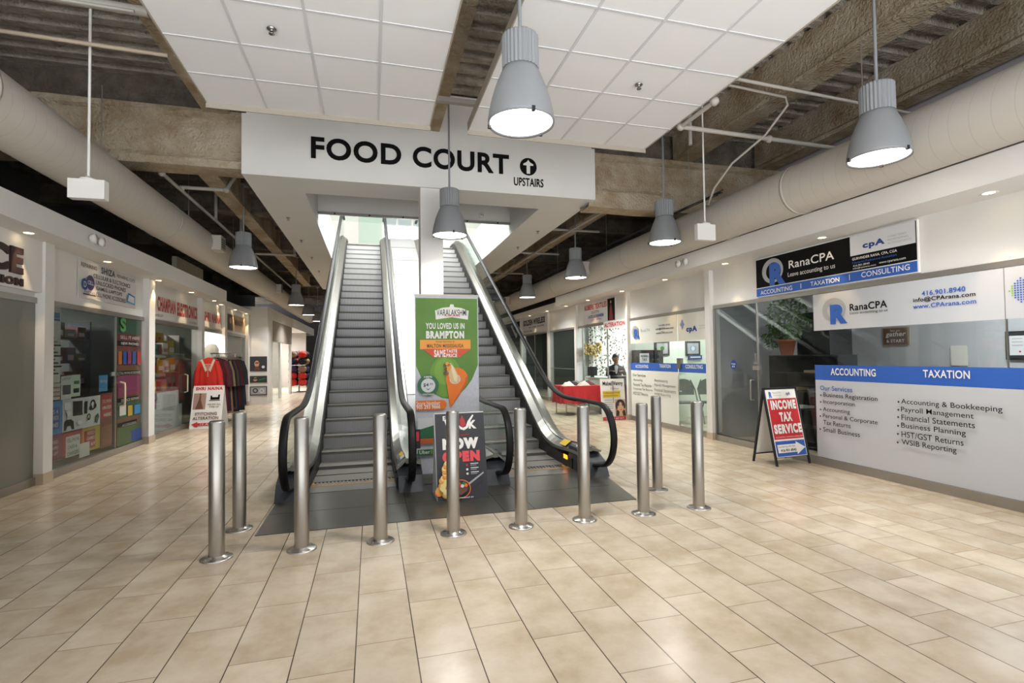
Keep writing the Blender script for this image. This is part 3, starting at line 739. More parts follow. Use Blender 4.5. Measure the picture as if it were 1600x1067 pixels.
def pipe(paths, label, r=.028, fit=(), name='sprinkler_pipe', m=PIPE, cat='pipe'):
    e = empty(name, paths[0][0], label, cat)
    b = MB()
    for p in paths: b.tube(p, r, m, 10)
    b.build('pipe_run', e)
    if fit:
        b = MB()
        for f in fit: b.ball(f, r*1.8, r*1.8, r*1.8, m, 10, 6)
        b.build('fitting', e)
    return e
pipe([[(-2.95, 8.5, 4.25), (-2.95, 24, 4.25)], [(-2.95, 8.5, 4.25), (-2.95, 8.5, 4.8)], [(-2.95, 9.3, 4.3), (-2.3, 9.3, 4.3)], [(-2.95, 11.2, 4.25), (-2.95, 11.2, 4.8)], [(-2.95, 13.2, 4.25), (-2.95, 13.2, 4.8)],
      [(-2.3, 9.3, 4.3), (-2.15, 9.5, 4.7)], [(-2.9, 14.5, 4.25), (-1.95, 14.5, 4.25)], [(-1.95, 14.5, 4.25), (-1.95, 14.5, 4.8)]],
     'grey sprinkler pipe with branches above the left aisle', fit=[(-2.95, 8.5, 4.25), (-2.95, 9.3, 4.28), (-2.3, 9.3, 4.3), (-1.95, 14.5, 4.25)])
pipe([[(3.66, 4.76, 4.28), (3.66, 5.4, 4.28)], [(3.66, 5.4, 4.28), (7.0, 5.5, 4.28)], [(4.35, 6.2, 4.45), (4.35, 6.2, 5.2)]],
     'grey sprinkler pipe crossing beyond the right ceiling panel', fit=[(3.66, 4.76, 4.28), (3.66, 5.4, 4.28), (5.0, 5.45, 4.28)])
pipe([[(3.4, 4.55, 4.45), (7, 4.75, 4.45)]], 'thin grey pipe above the upper right lamp', r=.018)
pipe([[(4.2, 12, 4.25), (4.35, 22, 4.25)], [(4.3, 9, 4.25), (4.2, 12, 4.25)], [(3.75, 10.6, 4.3), (5.0, 10.6, 4.3)], [(3.75, 13.2, 4.3), (5.0, 13.2, 4.3)], [(3.75, 16.6, 4.3), (5.0, 16.6, 4.3)]], 'grey sprinkler pipe with branches above the right aisle', r=.025)
pipe([[(-5.95, 4.95, 4.6), (-1.9, 5.15, 4.6)], ], 'thick grey pipe crossing the deck at upper left', r=.045)
cv = [(-1.95, 5.0, 4.5), (-3.2, 4.95, 4.5), (-3.75, 4.9, 4.48), (-4.05, 4.86, 4.38), (-4.15, 4.83, 4.2), (-4.1, 4.8, 3.9), (-3.9, 4.8, 3.6)]
pipe([cv], 'white cable conduit bending down at upper left', r=.014, name='conduit', m=PIPE, cat='conduit')
pipe([[(-5.95, 5.55, 4.55), (-1.95, 5.75, 4.55)]], 'thin brown pipe below the deck at upper left', r=.02, m=BEIGE)
cv = []
for k in range(15):
    t = k/14; cv.append((3.9+2.0*t*t+.25*math.sin(t*5), 4.7+1.6*t, 4.62-1.0*t+.12*math.sin(t*6)))
pipe([[onY(1040, 148, 4.75) and (3.5, 4.75, 4.5), (4.7, 4.85, 4.5), (4.78, 4.9, 4.44), (4.72, 5.2, 4.2), (4.55, 5.6, 3.98), (4.5, 5.9, 3.75), (4.62, 6.2, 3.62), (4.9, 6.5, 3.75)]], 'pale conduit curving down beside the right ceiling panel', r=.014, name='conduit', m=PIPE, cat='conduit')
cab = MB()
random.seed(3)
for k in range(4):
    pts = []
    for i in range(24):
        y = 6.3+i*.5; pts.append((4.86+.03*k+.02*math.sin(i*1.3+k), y, 3.80+.02*k+.03*abs(math.sin(i*.8+k*1.7))))
    cab.tube(pts, .007, BLACKM, 6)
tag(cab.build('cable_bundle', None, (4.86, 8, 3.8)), 'loose black cables lying along the right duct', 'cables')
struct(MB().box(.3, 1.6, 6.33, 6.40, 4.72, 4.78, PIPE), 'ceiling_strut')

def exit_box(x, y, z, w, h, d, ztop, label):
    e = empty('exit_sign_box', (x, y, z), label, 'exit sign')
    m = MB(); m.box(x-w/2, x+w/2, y-d/2, y+d/2, z-h/2, z+h/2, WHITE2); m.build('housing', e)
    m = MB(); m.lathe([(.001, .0), (.07, .0), (.07, .012), (.03, .02), (.022, .04), (.001, .04)], WHITE2, (x, y, z+h/2), 20); m.build('mount', e)
    m = MB(); m.tube([(x, y, z+h/2+.03), (x, y, ztop)], .012, WHITE2, 10, False); m.build('rod', e)
    return e
exit_box(-2.63, 5.8, 3.16, .30, .185, .09, 5.63, 'white box fitting hung on a rod at upper left')
exit_box(4.52, 6.15, 3.20, .29, .225, .07, 5.63, 'white box fitting hung on a rod before the right duct')
def twin_light(x, y, z, side, label):
    e = empty('emergency_light', (x, y, z), label, 'emergency light', 'twin-head emergency lights')
    m = MB(); m.box(x, x+side*.03, y-.05, y+.05, z-.05, z+.05, WHITE2); m.build('base', e)
    for s in (-1, 1):
        m = MB(); m.lathe([(.001, 0), (.05, .0), (.062, .05), (.001, .06)], WHITE2, (0, 0, 0), 16)
        m.v = [(x+side*(.03+c), y+s*.105+a, z+b) for a, b, c in m.v]; m.build('lamp_head', e)
    return e
twin_light(BXL, 8.04, 3.13, 1, 'white twin-head emergency light on the left bulkhead')
twin_light(BXR, 7.75, 3.09, -1, 'white twin-head emergency light on the right bulkhead')

# recessed downlights, warm
DL = mat('downlight_glow', '#ffffff', .5, emit='#ffe2b0', estr=14)
def downlight(x, y, z, label, group, power=40, tilt=0):
    e = empty('recessed_downlight', (x, y, z), label, 'downlight', group)
    m = MB(); m.lathe([(.045, -.002), (.066, -.006), (.07, 0)], WHITE2, (x, y, z), 24); m.build('trim_ring', e)
    m = MB(); m.lathe([(.001, -.001), (.046, -.001)], DL, (x, y, z), 20); m.build('glowing_lens', e)
    l = bpy.data.lights.new('spot_beam', 'SPOT'); l.energy = power; l.color = (1, .72, .42); l.spot_size = math.radians(64); l.spot_blend = .35; l.shadow_soft_size = .02
    lo = bpy.data.objects.new('spot_beam', l); COL.objects.link(lo); lo.parent = e; lo.location = (0, 0, -.012); lo.rotation_euler = (0, tilt, 0)
yr = [3.39, 5.23, 7.1, 8.88, 10.68, 12.6, 14.2, 15.9, 17.8]
gr = ['above the far right blank fascia', 'above the black and blue shop sign', 'left of the black and blue shop sign', 'over the pale accountancy window', 'over the pillar beside the alteration shop', 'over the alteration shop sign', 'over the dark closed shop', 'beside the phone shop sign on the right', 'over the phone shop sign on the right']
for y, t in zip(yr, gr): downlight(5.58, y, SOR, 'small round recessed downlight '+t, 'downlights in the right soffit', tilt=.12)
yl = [7.15, 8.98, 10.9, 12.7, 14.4, 15.4, 16.9, 18.3]
gl = ['above the dark red letters', 'above the phone repair sign', 'above the pillar after the phone repair sign', 'above the red electronics lettering', 'above the pillar after the red electronics lettering', 'above the clothes shop sign', 'above the dark glass shop', 'above the poster pillar']
for y, t in zip(yl, gl): downlight(-3.82 if y < 14.5 else -3.92, y, SOL, 'small round recessed downlight '+t, 'downlights in the left soffit', tilt=-.12)
# sprinkler heads
def sprinkler(x, y, z, label, group):
    e = empty('fire_sprinkler', (x, y, z), label, 'sprinkler', group)
    m = MB(); m.lathe([(.035, -.001), (.04, -.008), (.012, -.012), (.012, -.03)], STEELD, (x, y, z), 16); m.build('escutcheon', e)
    m = MB(); m.lathe([(.001, -.045), (.022, -.045), (.024, -.05), (.001, -.052)], STEELD, (x, y, z), 14); m.tube([(x-.012, y, z-.028), (x-.012, y, z-.046)], .003, STEELD, 6); m.tube([(x+.012, y, z-.028), (x+.012, y, z-.046)], .003, STEELD, 6); m.build('deflector', e)
sprinkler(-.80, 4.62, 4.296, 'small dark sprinkler head in the left ceiling panel', None)
sprinkler(2.68, 4.67, 4.296, 'small dark sprinkler head in the right ceiling panel', None)
for x, y, t in ((-1.48, 10.19, 'nearest on the left soffit strip'), (-1.48, 12.06, 'second along the left soffit strip'), (-1.48, 14.07, 'third along the left soffit strip'), (-1.5, 16.18, 'last along the left soffit strip'), (3.39, 10.17, 'nearer on the right soffit strip'), (3.41, 11.77, 'second along the right soffit strip')):
    sprinkler(x, y, 4.13, 'small dark sprinkler head, '+t, 'sprinklers in the white soffit')
dm = onY(752, 334, 10.57)
m = MB(); m.lathe([(.055, 0), (.055, .02), (.04, .045), (.001, .06)], WHITE2, (0, 0, 0), 18); m.v = [(dm[0]+a, 10.58-c, dm[1]-.03+b) for a, b, c in m.v]
e = empty('dome_camera', (dm[0], 10.57, dm[1]), 'small white dome camera on the header above the right escalator', 'camera'); m.build('dome', e)
m = MB(); m.ball((dm[0]-.012, 10.53, dm[1]-.035), .012, .012, .012, BLACKM, 8, 6); m.ball((dm[0]+.018, 10.53, dm[1]-.035), .012, .012, .012, BLACKM, 8, 6); m.build('lens', e)

# ------------------------------------------------------------------ artwork helpers on the shop-front planes
def BRd(mb, off=.004): return Board(mb, (XR-off, 0, 0), (0, -1, 0), (0, 0, 1))
def BLd(mb, off=.004): return Board(mb, (XL+off, 0, 0), (0, 1, 0), (0, 0, 1))
def ra(x, y, X=XR): p = onX(x, y, X); return (-p[0], p[1])
def la(x, y, X=XL): p = onX(x, y, X); return (p[0], p[1])
def tx(B, f, t, x0, yt, yb, x1, m, bold=.0):        # text from pixel x0..x1, height read at x0
    a0, b1 = f(x0, yt); b0 = f(x0, yb)[1]; a1 = f(x1, yt)[0]
    B.text(t, a0, b0, a1, b1, m, bold)
def rc(B, f, x0, yt, yb, x1, m):
    a0, b1 = f(x0, yt); b0 = f(x0, yb)[1]; a1 = f(x1, yt)[0]; B.rect(a0, b0, a1, b1, m)

# ------------------------------------------------------------------ right shops: rooms
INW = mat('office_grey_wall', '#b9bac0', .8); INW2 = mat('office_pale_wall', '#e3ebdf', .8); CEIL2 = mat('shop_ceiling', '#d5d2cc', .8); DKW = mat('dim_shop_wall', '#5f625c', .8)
def room(x0, x1, y0, y1, wall, name, side, backx):
    mb = MB(); xs = sorted((x0, backx))
    mb.box(backx, backx+side*.08, y0, y1, 0, 2.95, wall)
    mb.box(xs[0], xs[1], y0+.002, y0+.03, 0, 2.95, wall); mb.box(xs[0], xs[1], y1-.03, y1-.002, 0, 2.95, wall)
    mb.box(xs[0], xs[1], y0+.03, y1-.03, 2.75, 2.9, CEIL2); struct(mb, name)
room(XR+.13, 0, 1.2, 7.84, INW, 'wall_office', 1, 8.3)
room(XR+.13, 0, 7.84, 10.82, INW2, 'wall_office_2', 1, 8.1)
room(XR+.13, 0, 10.82, 13.96, mat('alteration_wall', '#e2eae6', .8), 'wall_alteration_shop', 1, 8.6)
room(XR+.13, 0, 13.96, 16.30, DKW, 'wall_closed_shop', 1, 7.2)
room(XR+.13, 0, 16.36, 22.4, DKW, 'wall_phone_shop', 1, 7.6)
def room_lamp(x, y, z, sx, sy, p, label, color=(1, 1, 1), nm='ceiling_light'):
    e = empty(nm, (x, y, z), label, 'ceiling light')
    m = MB(); m.box(x-sx/2-.03, x+sx/2+.03, y-sy/2-.03, y+sy/2+.03, z, z+.06, WHITE2); m.build('housing', e)
    m = MB(); m.box(x-sx/2, x+sx/2, y-sy/2, y+sy/2, z-.012, z, mat('tube_glow', '#ffffff', .5, emit='#f4fbff', estr=8)); m.build('diffuser', e)
    l = bpy.data.lights.new('room_light', 'AREA'); l.shape = 'RECTANGLE'; l.size = sx; l.size_y = sy; l.energy = p; l.color = color
    o = bpy.data.objects.new('room_light', l); COL.objects.link(o); o.parent = e; o.location = (0, 0, -.02)
room_lamp(7.1, 4.2, 2.68, .3, 1.2, 60, 'fluorescent light on the ceiling of the office with the blue window band')
room_lamp(7.0, 9.4, 2.68, .3, 1.2, 42, 'fluorescent light on the ceiling of the pale office with folding chairs')
room_lamp(7.0, 12.4, 2.6, .2, 1.2, 110, 'bright tube light inside the alteration shop', (.95, 1, 1))
room_lamp(6.8, 19.0, 2.6, .2, 1.2, 80, 'dim tube light added as fill inside the phone shop on the right')  # added fill lamp, lifts the dark phone shop windows

# ---- big accountancy window
def pane(x, y0, y1, z0, z1, m, name, parent=None, t=.006):
    return MB().box(x-t, x+t, y0, y1, z0, z1, m).build(name, parent)
w1 = tag(pane(XR, 1.2, 5.61, .10, HDR-.06, GLASS, 'window_1'), kind='structure')
mb = MB(); B = BRd(mb, .010)
ax0 = -5.60; ax1 = -1.25
zt_, zb_ = ra(1272, 462)[1], ra(1272, 517)[1]; bt, bbm = ra(1275, 570)[1], ra(1275, 593)[1]
B.rect(ax0, zb_, ax1, HDR-.065, PVINYL); B.rect(ax0, .105, ax1, bbm+.003, PVINYL); B.rect(ax0, bbm, ax1, bt, PBLUE)
c = ra(1304, 484); B.ring(c[0], c[1], .105, .155, PSILVER, sx=1.12, ecc=(.02, -.01))
tx(B, ra, 'R', 1298, 476.6, 507, 1325, PBLUE, .07)
tx(B, ra, 'RanaCPA', 1329, 475, 486, 1388, INK, .02); tx(B, ra, 'Leave accounting to us', 1329.5, 487.5, 492.5, 1389, INK, .0)
tx(B, ra, '416.901.8940', 1442, 455, 462.7, 1510.6, PBLUE, .02); tx(B, ra, 'info@CPArana.com', 1428.7, 465.8, 474, 1526.7, INK, .02); tx(B, ra, 'www.CPArana.com', 1428.7, 476, 482.8, 1528, PBLUE, .02)
c = ra(1597, 453)
for i in range(-4, 5):
    for j in range(-5, 6):
        if abs(i)/4+abs(j)/5 <= 1.15 and (i+j) % 1 == 0: B.rect(c[0]+i*.022-.007, c[1]+j*.022-.007, c[0]+i*.022+.007, c[1]+j*.022+.007, PLIME if i < -2 else PBLUE, lift=.006)
B.text('cpA', c[0]+.14, c[1]-.10, c[0]+.55, c[1]+.08, PNAVY, .04)
tx(B, ra, 'ACCOUNTING', 1300, 575, 585.8, 1370.5, PW, .02); tx(B, ra, 'TAXATION', 1444.7, 577.5, 589.5, 1518, PW, .02)
a = ra(1560, 580); B.text('CONSULTING', -2.95, a[1]-.07, -2.0, a[1]+.07, PW, .02)
tx(B, ra, 'Our Services', 1284, 602, 609.3, 1334, PBLUE, .012)
def bullets(rows, xb):
    for t, x0, yt, yb, x1, dot in rows:
        tx(B, ra, t, x0, yt, yb, x1, INK, .006)
        if dot:
            q = ra(xb, (yt+yb)/2); B.disc(q[0], q[1], .012, PDARK, 10)
bullets([('Business Registration', 1289, 613, 621.4, 1373.6, 1), ('Incorporation', 1289, 624, 631.5, 1338.5, 1), ('Accounting', 1289, 635.6, 643.5, 1331, 1), ('Personal & Corporate', 1289, 645.8, 653.8, 1374.5, 1), ('Tax Returns', 1290, 655.7, 662.8, 1332.5, 0), ('Small Business', 1290, 666.5, 673.6, 1347, 1)], 1285.5)
bullets([('Accounting & Bookkeeping', 1412.3, 622.6, 632.5, 1570.6, 1), ('Payroll Management', 1412.3, 635, 645, 1526, 1), ('Financial Statements', 1413.2, 647, 655.7, 1528, 1), ('Business Planning', 1413.2, 659.7, 670, 1514, 1), ('HST/GST Returns', 1413.8, 673, 682, 1510.6, 1), ('WSIB Reporting', 1414.4, 685.4, 696, 1500, 1)], 1408.5)
mb.build('window_lettering', w1)['label'] = 'white and blue vinyl lettering with services list'
m = MB(); m.box(XR-.012, XR+.012, 3.42, 3.426, .1, HDR-.06, ALU); m.build('glass_joint', w1)
# ---- glass door and sidelight
d1 = tag(pane(XR, 6.66, 7.70, .10, HDR-.06, glass_mat('door_glass', (.80, .83, .83), .12), 'door_1'), kind='structure')
m = MB(); m.box(XR-.02, XR+.02, 6.66, 7.70, .015, .10, ALU); m.box(XR-.02, XR+.02, 7.68, 7.71, .1, HDR-.06, ALU); m.box(XR-.012, XR+.012, 6.655, 6.675, .1, HDR-.06, ALU); m.build('rail', d1)
m = MB(); hy = 6.76; m.tube([(XR-.01, hy, 1.08), (XR-.07, hy, 1.08), (XR-.075, hy, 1.05), (XR-.075, hy, .80), (XR-.07, hy, .77), (XR-.01, hy, .77)], .011, STEEL, 10); m.build('handle', d1)
m = MB(); m.box(XR-.03, XR+.03, 6.62, 6.76, 1.24, 1.30, STEEL); m.lathe([(.03, 0), (.03, .05), (.001, .05)], STEEL, (0, 0, 0), 14); 
m.box(XR-.025, XR+.025, 6.66, 6.74, 1.33, 1.36, STEEL); m.box(XR-.02, XR+.02, 6.69, 6.71, 1.36, 1.5, STEEL); m.build('lock', d1)
mb = MB(); B = BRd(mb, .010); c = ra(1147, 570); B.disc(c[0], c[1], .075, PNAVY); B.text('PUSH', c[0]-.045, c[1]+.0, c[0]+.045, c[1]+.03, PPALE, .02); B.rect(c[0]-.03, c[1]-.04, c[0]-.01, c[1]-.015, PPALE); B.rect(c[0]+.01, c[1]-.04, c[0]+.03, c[1]-.015, PPALE); mb.build('door_sticker', d1)['label'] = 'round dark blue sticker'
w2 = tag(pane(XR, 5.63, 6.65, .10, HDR-.06, GLASS, 'window_2'), kind='structure')
# ---- fascia sign with ring and R logo
e = empty('shop_sign', (XR, 5.4, 2.66), 'long black shop sign with silver ring logo and blue band over the office door', 'shop sign')
y0_, y1_ = R(1436, 343)[0], R(1183, 407)[0]; zt_ = 2.945; zb_ = 2.36
m = MB(); m.box(XR-.03, XR+.0, y0_, y1_, zb_, zt_, PW); m.build('panel', e)
mb = MB(); B = BRd(mb, .032); fS = lambda x, y: ra(x, y, XR-.032)
zbt = fS(1183, 452)[1]; A0, A1 = -y1_, -y0_
B.rect(A0+.01, zbt+.012, A1-.01, zt_-.01, INK); B.rect(A0+.01, zb_+.01, A1-.01, zbt, PBLUE)
c = fS(1207, 423); B.ring(c[0], c[1], .13, .185, PSILVER, sx=1.12, ecc=(.02, -.01)); tx(B, fS, 'R', 1202, 412.7, 447, 1227, PBLUE, .07)
tx(B, fS, 'RanaCPA', 1232.7, 407.5, 420, 1304, PW, .01); tx(B, fS, 'Leave accounting to us', 1231.5, 426, 435, 1305.7, PW, 0)
tx(B, fS, 'ACCOUNTING', 1189, 454.5, 461, 1238.7, PW, .01); tx(B, fS, 'TAXATION', 1267, 440.5, 447.5, 1312.5, PW, .01); tx(B, fS, 'CONSULTING', 1346.7, 425.5, 433.8, 1423, PW, .01)
rc(B, fS, 1251.8, 443, 451, 1252.8, PW); rc(B, fS, 1328, 429, 438, 1329, PW)
rc(B, fS, 1329, 370, 401, 1432, PPALE); tx(B, fS, 'cpA', 1349, 379, 391, 1384, PNAVY, .05)
c = fS(1340, 377)
for i in range(-3, 4):
    for j in range(-3, 4):
        if abs(i)+abs(j) <= 3: B.rect(c[0]+i*.022-.008, c[1]+j*.022-.008, c[0]+i*.022+.008, c[1]+j*.022+.008, PBLUE if j < 1 else PSKY, lift=.012)
for k, t in enumerate(('CHARTERED', 'PROFESSIONAL', 'ACCOUNTANTS')): tx(B, fS, t, 1389, 368.5+k*5.3, 371.6+k*5.3, 1418+4*k, PSILVER)
tx(B, fS, 'GURVINDER RANA, CPA, CGA', 1333.6, 403.4, 408, 1404, PW, .01); tx(B, fS, 'Chartered Professional Accountant', 1333.6, 409.5, 413, 1404, PBLUE)
tx(B, fS, '416.901.8940', 1335, 414.5, 417.5, 1361, PW); tx(B, fS, 'info@cparana.com', 1335, 418.6, 422, 1371, PW); tx(B, fS, 'www.cparana.com', 1376, 409.8, 413.5, 1418, PW)
mb.build('lettering', e)

# ---- office things behind the glass
def shelf_unit():
    e = empty('bookcase', (6.75, 6.6, 0), 'black open bookcase inside the office beside the glass door', 'bookcase')
    m = MB(); x0, x1 = 6.45, 6.8; ya, yb = 5.85, 7.15
    for y in (ya, yb): m.box(x0, x1, y-.012, y+.012, 0, 1.46, BLACKM)
    m.box(x1-.01, x1, ya, yb, 0, 1.46, BLACKM); m.build('carcass', e)
    for k in range(6):
        s = MB(); s.box(x0, x1-.01, ya, yb, .04+k*.28, .06+k*.28, BLACKM); s.build('shelf', e)
    return e
shelf_unit()
PAPERS = mat('manila_paper', '#b59a70', .7); PAPW = mat('paper_white', '#d8d6cf', .7)
for k, (y, z, mm, t) in enumerate(((6.72, .62+.29, PAPERS, 'buff paper stack on the middle shelf of the black bookcase'), (6.35, .90+.29, PAPERS, 'buff paper stack on the upper shelf of the black bookcase'), (6.62, .34+.29, PAPW, 'white paper stack on the lower shelf of the black bookcase'))):
    m = MB()
    for i in range(6): m.box(6.47+.004*(i % 3), 6.69+.004*(i % 2), y-.12+.006*(i % 3), y+.12+.004*(i % 2), z+i*.006, z+i*.006+.005, mm)
    tag(m.build('paper_stack', None, (6.58, y, z)), t, 'papers')
def leaf_cloud(mb, c, rx, ry, rz, n, size, m, seed):
    rnd = random.Random(seed)
    for _ in range(n):
        while True:
            p = Vector((rnd.uniform(-1, 1), rnd.uniform(-1, 1), rnd.uniform(-1, 1)))
            if .25 < p.length < 1: break
        q = Vector((c[0]+p.x*rx, c[1]+p.y*ry, c[2]+p.z*rz))
        d = Vector((rnd.uniform(-1, 1), rnd.uniform(-1, 1), rnd.uniform(-1, .4))).normalized(); s = d.cross(Vector((rnd.uniform(-1, 1), rnd.uniform(-1, 1), 1))).normalized(); L = size*rnd.uniform(.7, 1.3)
        mb.add([q, q+d*L*.4+s*L*.22, q+d*L, q+d*L*.4-s*L*.22], [(0, 1, 2, 3)], m)
LEAF = mat('leaf_green', '#4d6b3a', .5, var=.25, vscale=9); TERRA = mat('terracotta', '#94543c', .7)
e = empty('potted_plant', (6.62, 6.95, 1.46), 'bushy green plant in a terracotta pot on the black bookcase', 'plant')
m = MB(); m.lathe([(.09, 0), (.135, .22), (.145, .22), (.145, .26), (.12, .26), (.11, .2)], TERRA, (6.62, 6.95, 1.462), 24, cap=True); m.build('pot', e)
m = MB()
for k in range(7):
    a = k*.9; m.tube([(6.62, 6.95, 1.68), (6.62+.07*math.cos(a), 6.95+.1*math.sin(a), 1.95), (6.62+.14*math.cos(a), 6.95+.22*math.sin(a), 2.2)], .006, LEAF, 5)
m.build('stem', e)
m = MB(); leaf_cloud(m, (6.62, 6.92, 2.1), .28, .36, .42, 420, .1, LEAF, 1); leaf_cloud(m, (6.6, 7.2, 1.75), .14, .22, .2, 90, .1, LEAF, 2); m.build('foliage', e)
def wall_art_y(name, Y, x0, y0, x1, y1, frame, fill, label, cat, art=None, fw=.02):
    xa, zt = onY(x0, y0, Y); xb, _ = onY(x1, y0, Y); zb = onY(x0, y1, Y)[1]
    e = empty(name, ((xa+xb)/2, Y, (zt+zb)/2), label, cat)
    m = MB(); m.box(xa, xb, Y-.025, Y-.003, zb, zt, frame); m.build('frame', e)
    m = MB(); B = Board(m, (0, Y-.027, 0), (1, 0, 0), (0, 0, 1)); B.rect(xa+fw, zb+fw, xb-fw, zt-fw, fill)
    if art: art(B, xa+fw, zb+fw, xb-fw, zt-fw)
    m.build('print', e); return e
def wall_art(name, X, x0, y0, x1, y1, frame, fill, label, cat, art=None, fw=.02):
    ya, zt = onX(x0, y0, X); yb, _ = onX(x1, y0, X); zb = onX(x0, y1, X)[1]
    e = empty(name, (X, (ya+yb)/2, (zt+zb)/2), label, cat)
    m = MB(); m.box(X-.025, X-.003, yb, ya, zb, zt, frame); m.build('frame', e)
    m = MB(); B = Board(m, (X-.027, 0, 0), (0, -1, 0), (0, 0, 1)); B.rect(-ya+fw, zb+fw, -yb-fw, zt-fw, fill)
    if art: art(B, -ya+fw, zb+fw, -yb-fw, zt-fw)
    m.build('print', e); return e
WOODD = mat('dark_wood', '#5d4334', .6)
def gather(B, a0, b0, a1, b1):
    h = b1-b0; w = a1-a0
    B.text('gather', a0+.08*w, b0+.42*h, a1-.1*w, b0+.80*h, PPALE, .02, shear=.2); B.text('let us', a0+.3*w, b0+.82*h, a1-.3*w, b0+.93*h, PPALE); B.text('& START', a0+.12*w, b0+.12*h, a1-.12*w, b0+.32*h, PPALE, .02)
wall_art('wall_sign', 8.29, 1381, 513, 1421, 540, mat('oak_frame', '#8a6b4f', .6), WOODD, 'brown wooden wall sign with white script lettering in the office', 'wall sign', gather, .015)
def cert(B, a0, b0, a1, b1):
    w, h = a1-a0, b1-b0; B.rect(a0+.12*w, b0+.12*h, a1-.12*w, b1-.12*h, PPALE); B.disc(a0+.6*w, b0+.26*h, .05*w, PRED)
    for k in range(3): B.rect(a0+.25*w, b0+(.75-.13*k)*h, a1-.25*w, b0+(.78-.13*k)*h, PSILVER)
wall_art('framed_certificate', 8.29, 1572, 518, 1612, 562, BLACKM, PDARK, 'black framed certificate at the right end of the office wall', 'certificate', cert, .02)
e = wall_art('notice_sheet', 8.29, 1487, 540, 1512, 571, PAPW, PAPW, 'plain white notice sheet taped on the grey office wall', 'notice', None, .003)
m = MB(); m.box(6.86, 7.3, 6.35, 6.98, 0, 2.15, mat('cabinet_black', '#1d1e20', .5)); tag(m.build('tall_cabinet', None, (7.1, 6.65, 0)), 'tall black cabinet in the office behind the black bookcase', 'cabinet')

# ---- second accountancy window and door
W2TINT = mat('frosted_vinyl', '#dfe0d6', .6)
w3 = tag(pane(XR, 8.80, 10.70, .10, HDR-.06, GLASS, 'window_3'), kind='structure')
d2 = tag(pane(XR, 7.86, 8.79, .10, HDR-.06, GLASS, 'door_2'), kind='structure')
def cpa2(a0, a1, parent, items, low):
    mb = MB(); B = BRd(mb, .010)
    B.rect(a0, ra(988, 537)[1], a1, HDR-.065, W2TINT); zt, zb = ra(988, 566.5)[1], ra(988, 578)[1]
    if low: B.rect(a0, .105, a1, zb+.002, W2TINT)
    B.rect(a0, zb, a1, zt, PBLUE)
    for it in items: tx(B, ra, *it)
    if low:
        c = ra(994, 519); B.ring(c[0], c[1], .1, .145, PSILVER, ecc=(.02, -.01)); tx(B, ra, 'R', 993, 514.5, 529.5, 1000.5, PBLUE, .07)
    else:
        c = ra(1067, 507)
        for i in range(-3, 4):
            for j in range(-4, 5):
                if abs(i)/3+abs(j)/4 <= 1.1: B.rect(c[0]+i*.022-.008, c[1]+j*.022-.008, c[0]+i*.022+.008, c[1]+j*.022+.008, PBLUE, lift=.006)
    mb.build('window_lettering', parent)['label'] = 'blue band and dark vinyl lettering'
its = [('RanaCPA', 1002, 514.5, 519, 1016.5, PSILVER), ('416.901.8940', 1030, 507.5, 510.2, 1048, PNAVY), ('info@CPArana.com', 1025.7, 512.7, 516.6, 1053.5, PDARK, .02), ('www.CPArana.com', 1026, 518.5, 522.3, 1052, PDARK),
       ('ACCOUNTING', 994, 569.5, 574.5, 1014, PW, .02), ('TAXATION', 1032, 569, 574.5, 1049, PW, .02), ('Our Services', 990, 583.5, 587.5, 1010, INK)]
for k, (t, x1) in enumerate((('Accounting', 1005), ('Personal Tax Returns', 1019), ('Corporate Tax Returns', 1021), ('HST/GST Returns', 1014))): its.append((t, 991, 591+6.8*k, 595.4+6.8*k, x1, PDARK))
for k, (t, x1) in enumerate((('Bookkeeping', 1045), ('Payroll Management', 1057.5), ('Financial Statements', 1058), ('WSIB Reporting', 1050))): its.append((t, 1024.5, 592+7.0*k, 596.8+7.0*k, x1, PDARK))
cpa2(-10.70, -8.81, w3, its, True)
cpa2(-8.79, -7.87, d2, [('cpA', 1073, 510, 521, 1090, PNAVY, .06), ('CONSULTING', 1072, 569.5, 575.5, 1099, PW, .02), ('CHARTERED', 1093, 508, 510, 1103, PSILVER), ('ACCOUNTANTS', 1093, 512, 514, 1103, PSILVER)], False)
m = MB(); hy = 8.72; m.tube([(XR-.01, hy, 1.1), (XR-.07, hy, 1.1), (XR-.07, hy, .78), (XR-.01, hy, .78)], .012, STEEL, 10); m.build('handle', d2)
m = MB(); m.box(XR-.035, XR+.03, 8.70, 8.82, 1.22, 1.42, STEELD); m.build('lock', d2)
m = MB(); m.box(XR-.02, XR+.02, 7.98, 8.79, .015, .1, ALU); m.build('rail', d2)
GR = mat('chair_grey_metal', '#59635f', .5, .3); 
def folding_chair(px, Y, ang, label):
    X = onY(px, 620, Y)[0]
    e = empty('folding_chair', (0, 0, 0), label, 'chair', 'grey folding chairs')
    m = MB(); m.box(-.22, .18, -.21, .21, .44, .465, GR); m.build('seat', e)
    m = MB(); out = []
    for k in range(13):
        t = PI*k/12; out.append((.25, -.22*math.cos(t)*(1 if k not in (0, 12) else 1), .74+.21*math.sin(t)))
    out = [(.22, -.22, .60)]+out+[(.22, .22, .60)]; m.slab(out, (.016, 0, 0), GR); m.build('backrest', e)
    for s_ in (-1, 1):
        m = MB(); m.tube([(-.26, s_*.23, 0), (0, s_*.23, .46), (.22, s_*.235, .72), (.255, s_*.15, .93)], .013, GR, 8); m.build('leg', e)
        m = MB(); m.tube([(.27, s_*.21, 0), (-.14, s_*.21, .45)], .013, GR, 8); m.build('leg', e)
    e.location = (X, Y, 0); e.rotation_euler.z = ang
folding_chair(1073, 9.75, PI/2-.35, 'grey folding chair behind the glass door, left one of two')
folding_chair(1112, 9.62, PI/2-.35, 'grey folding chair half hidden by the white pillar, right one of two')
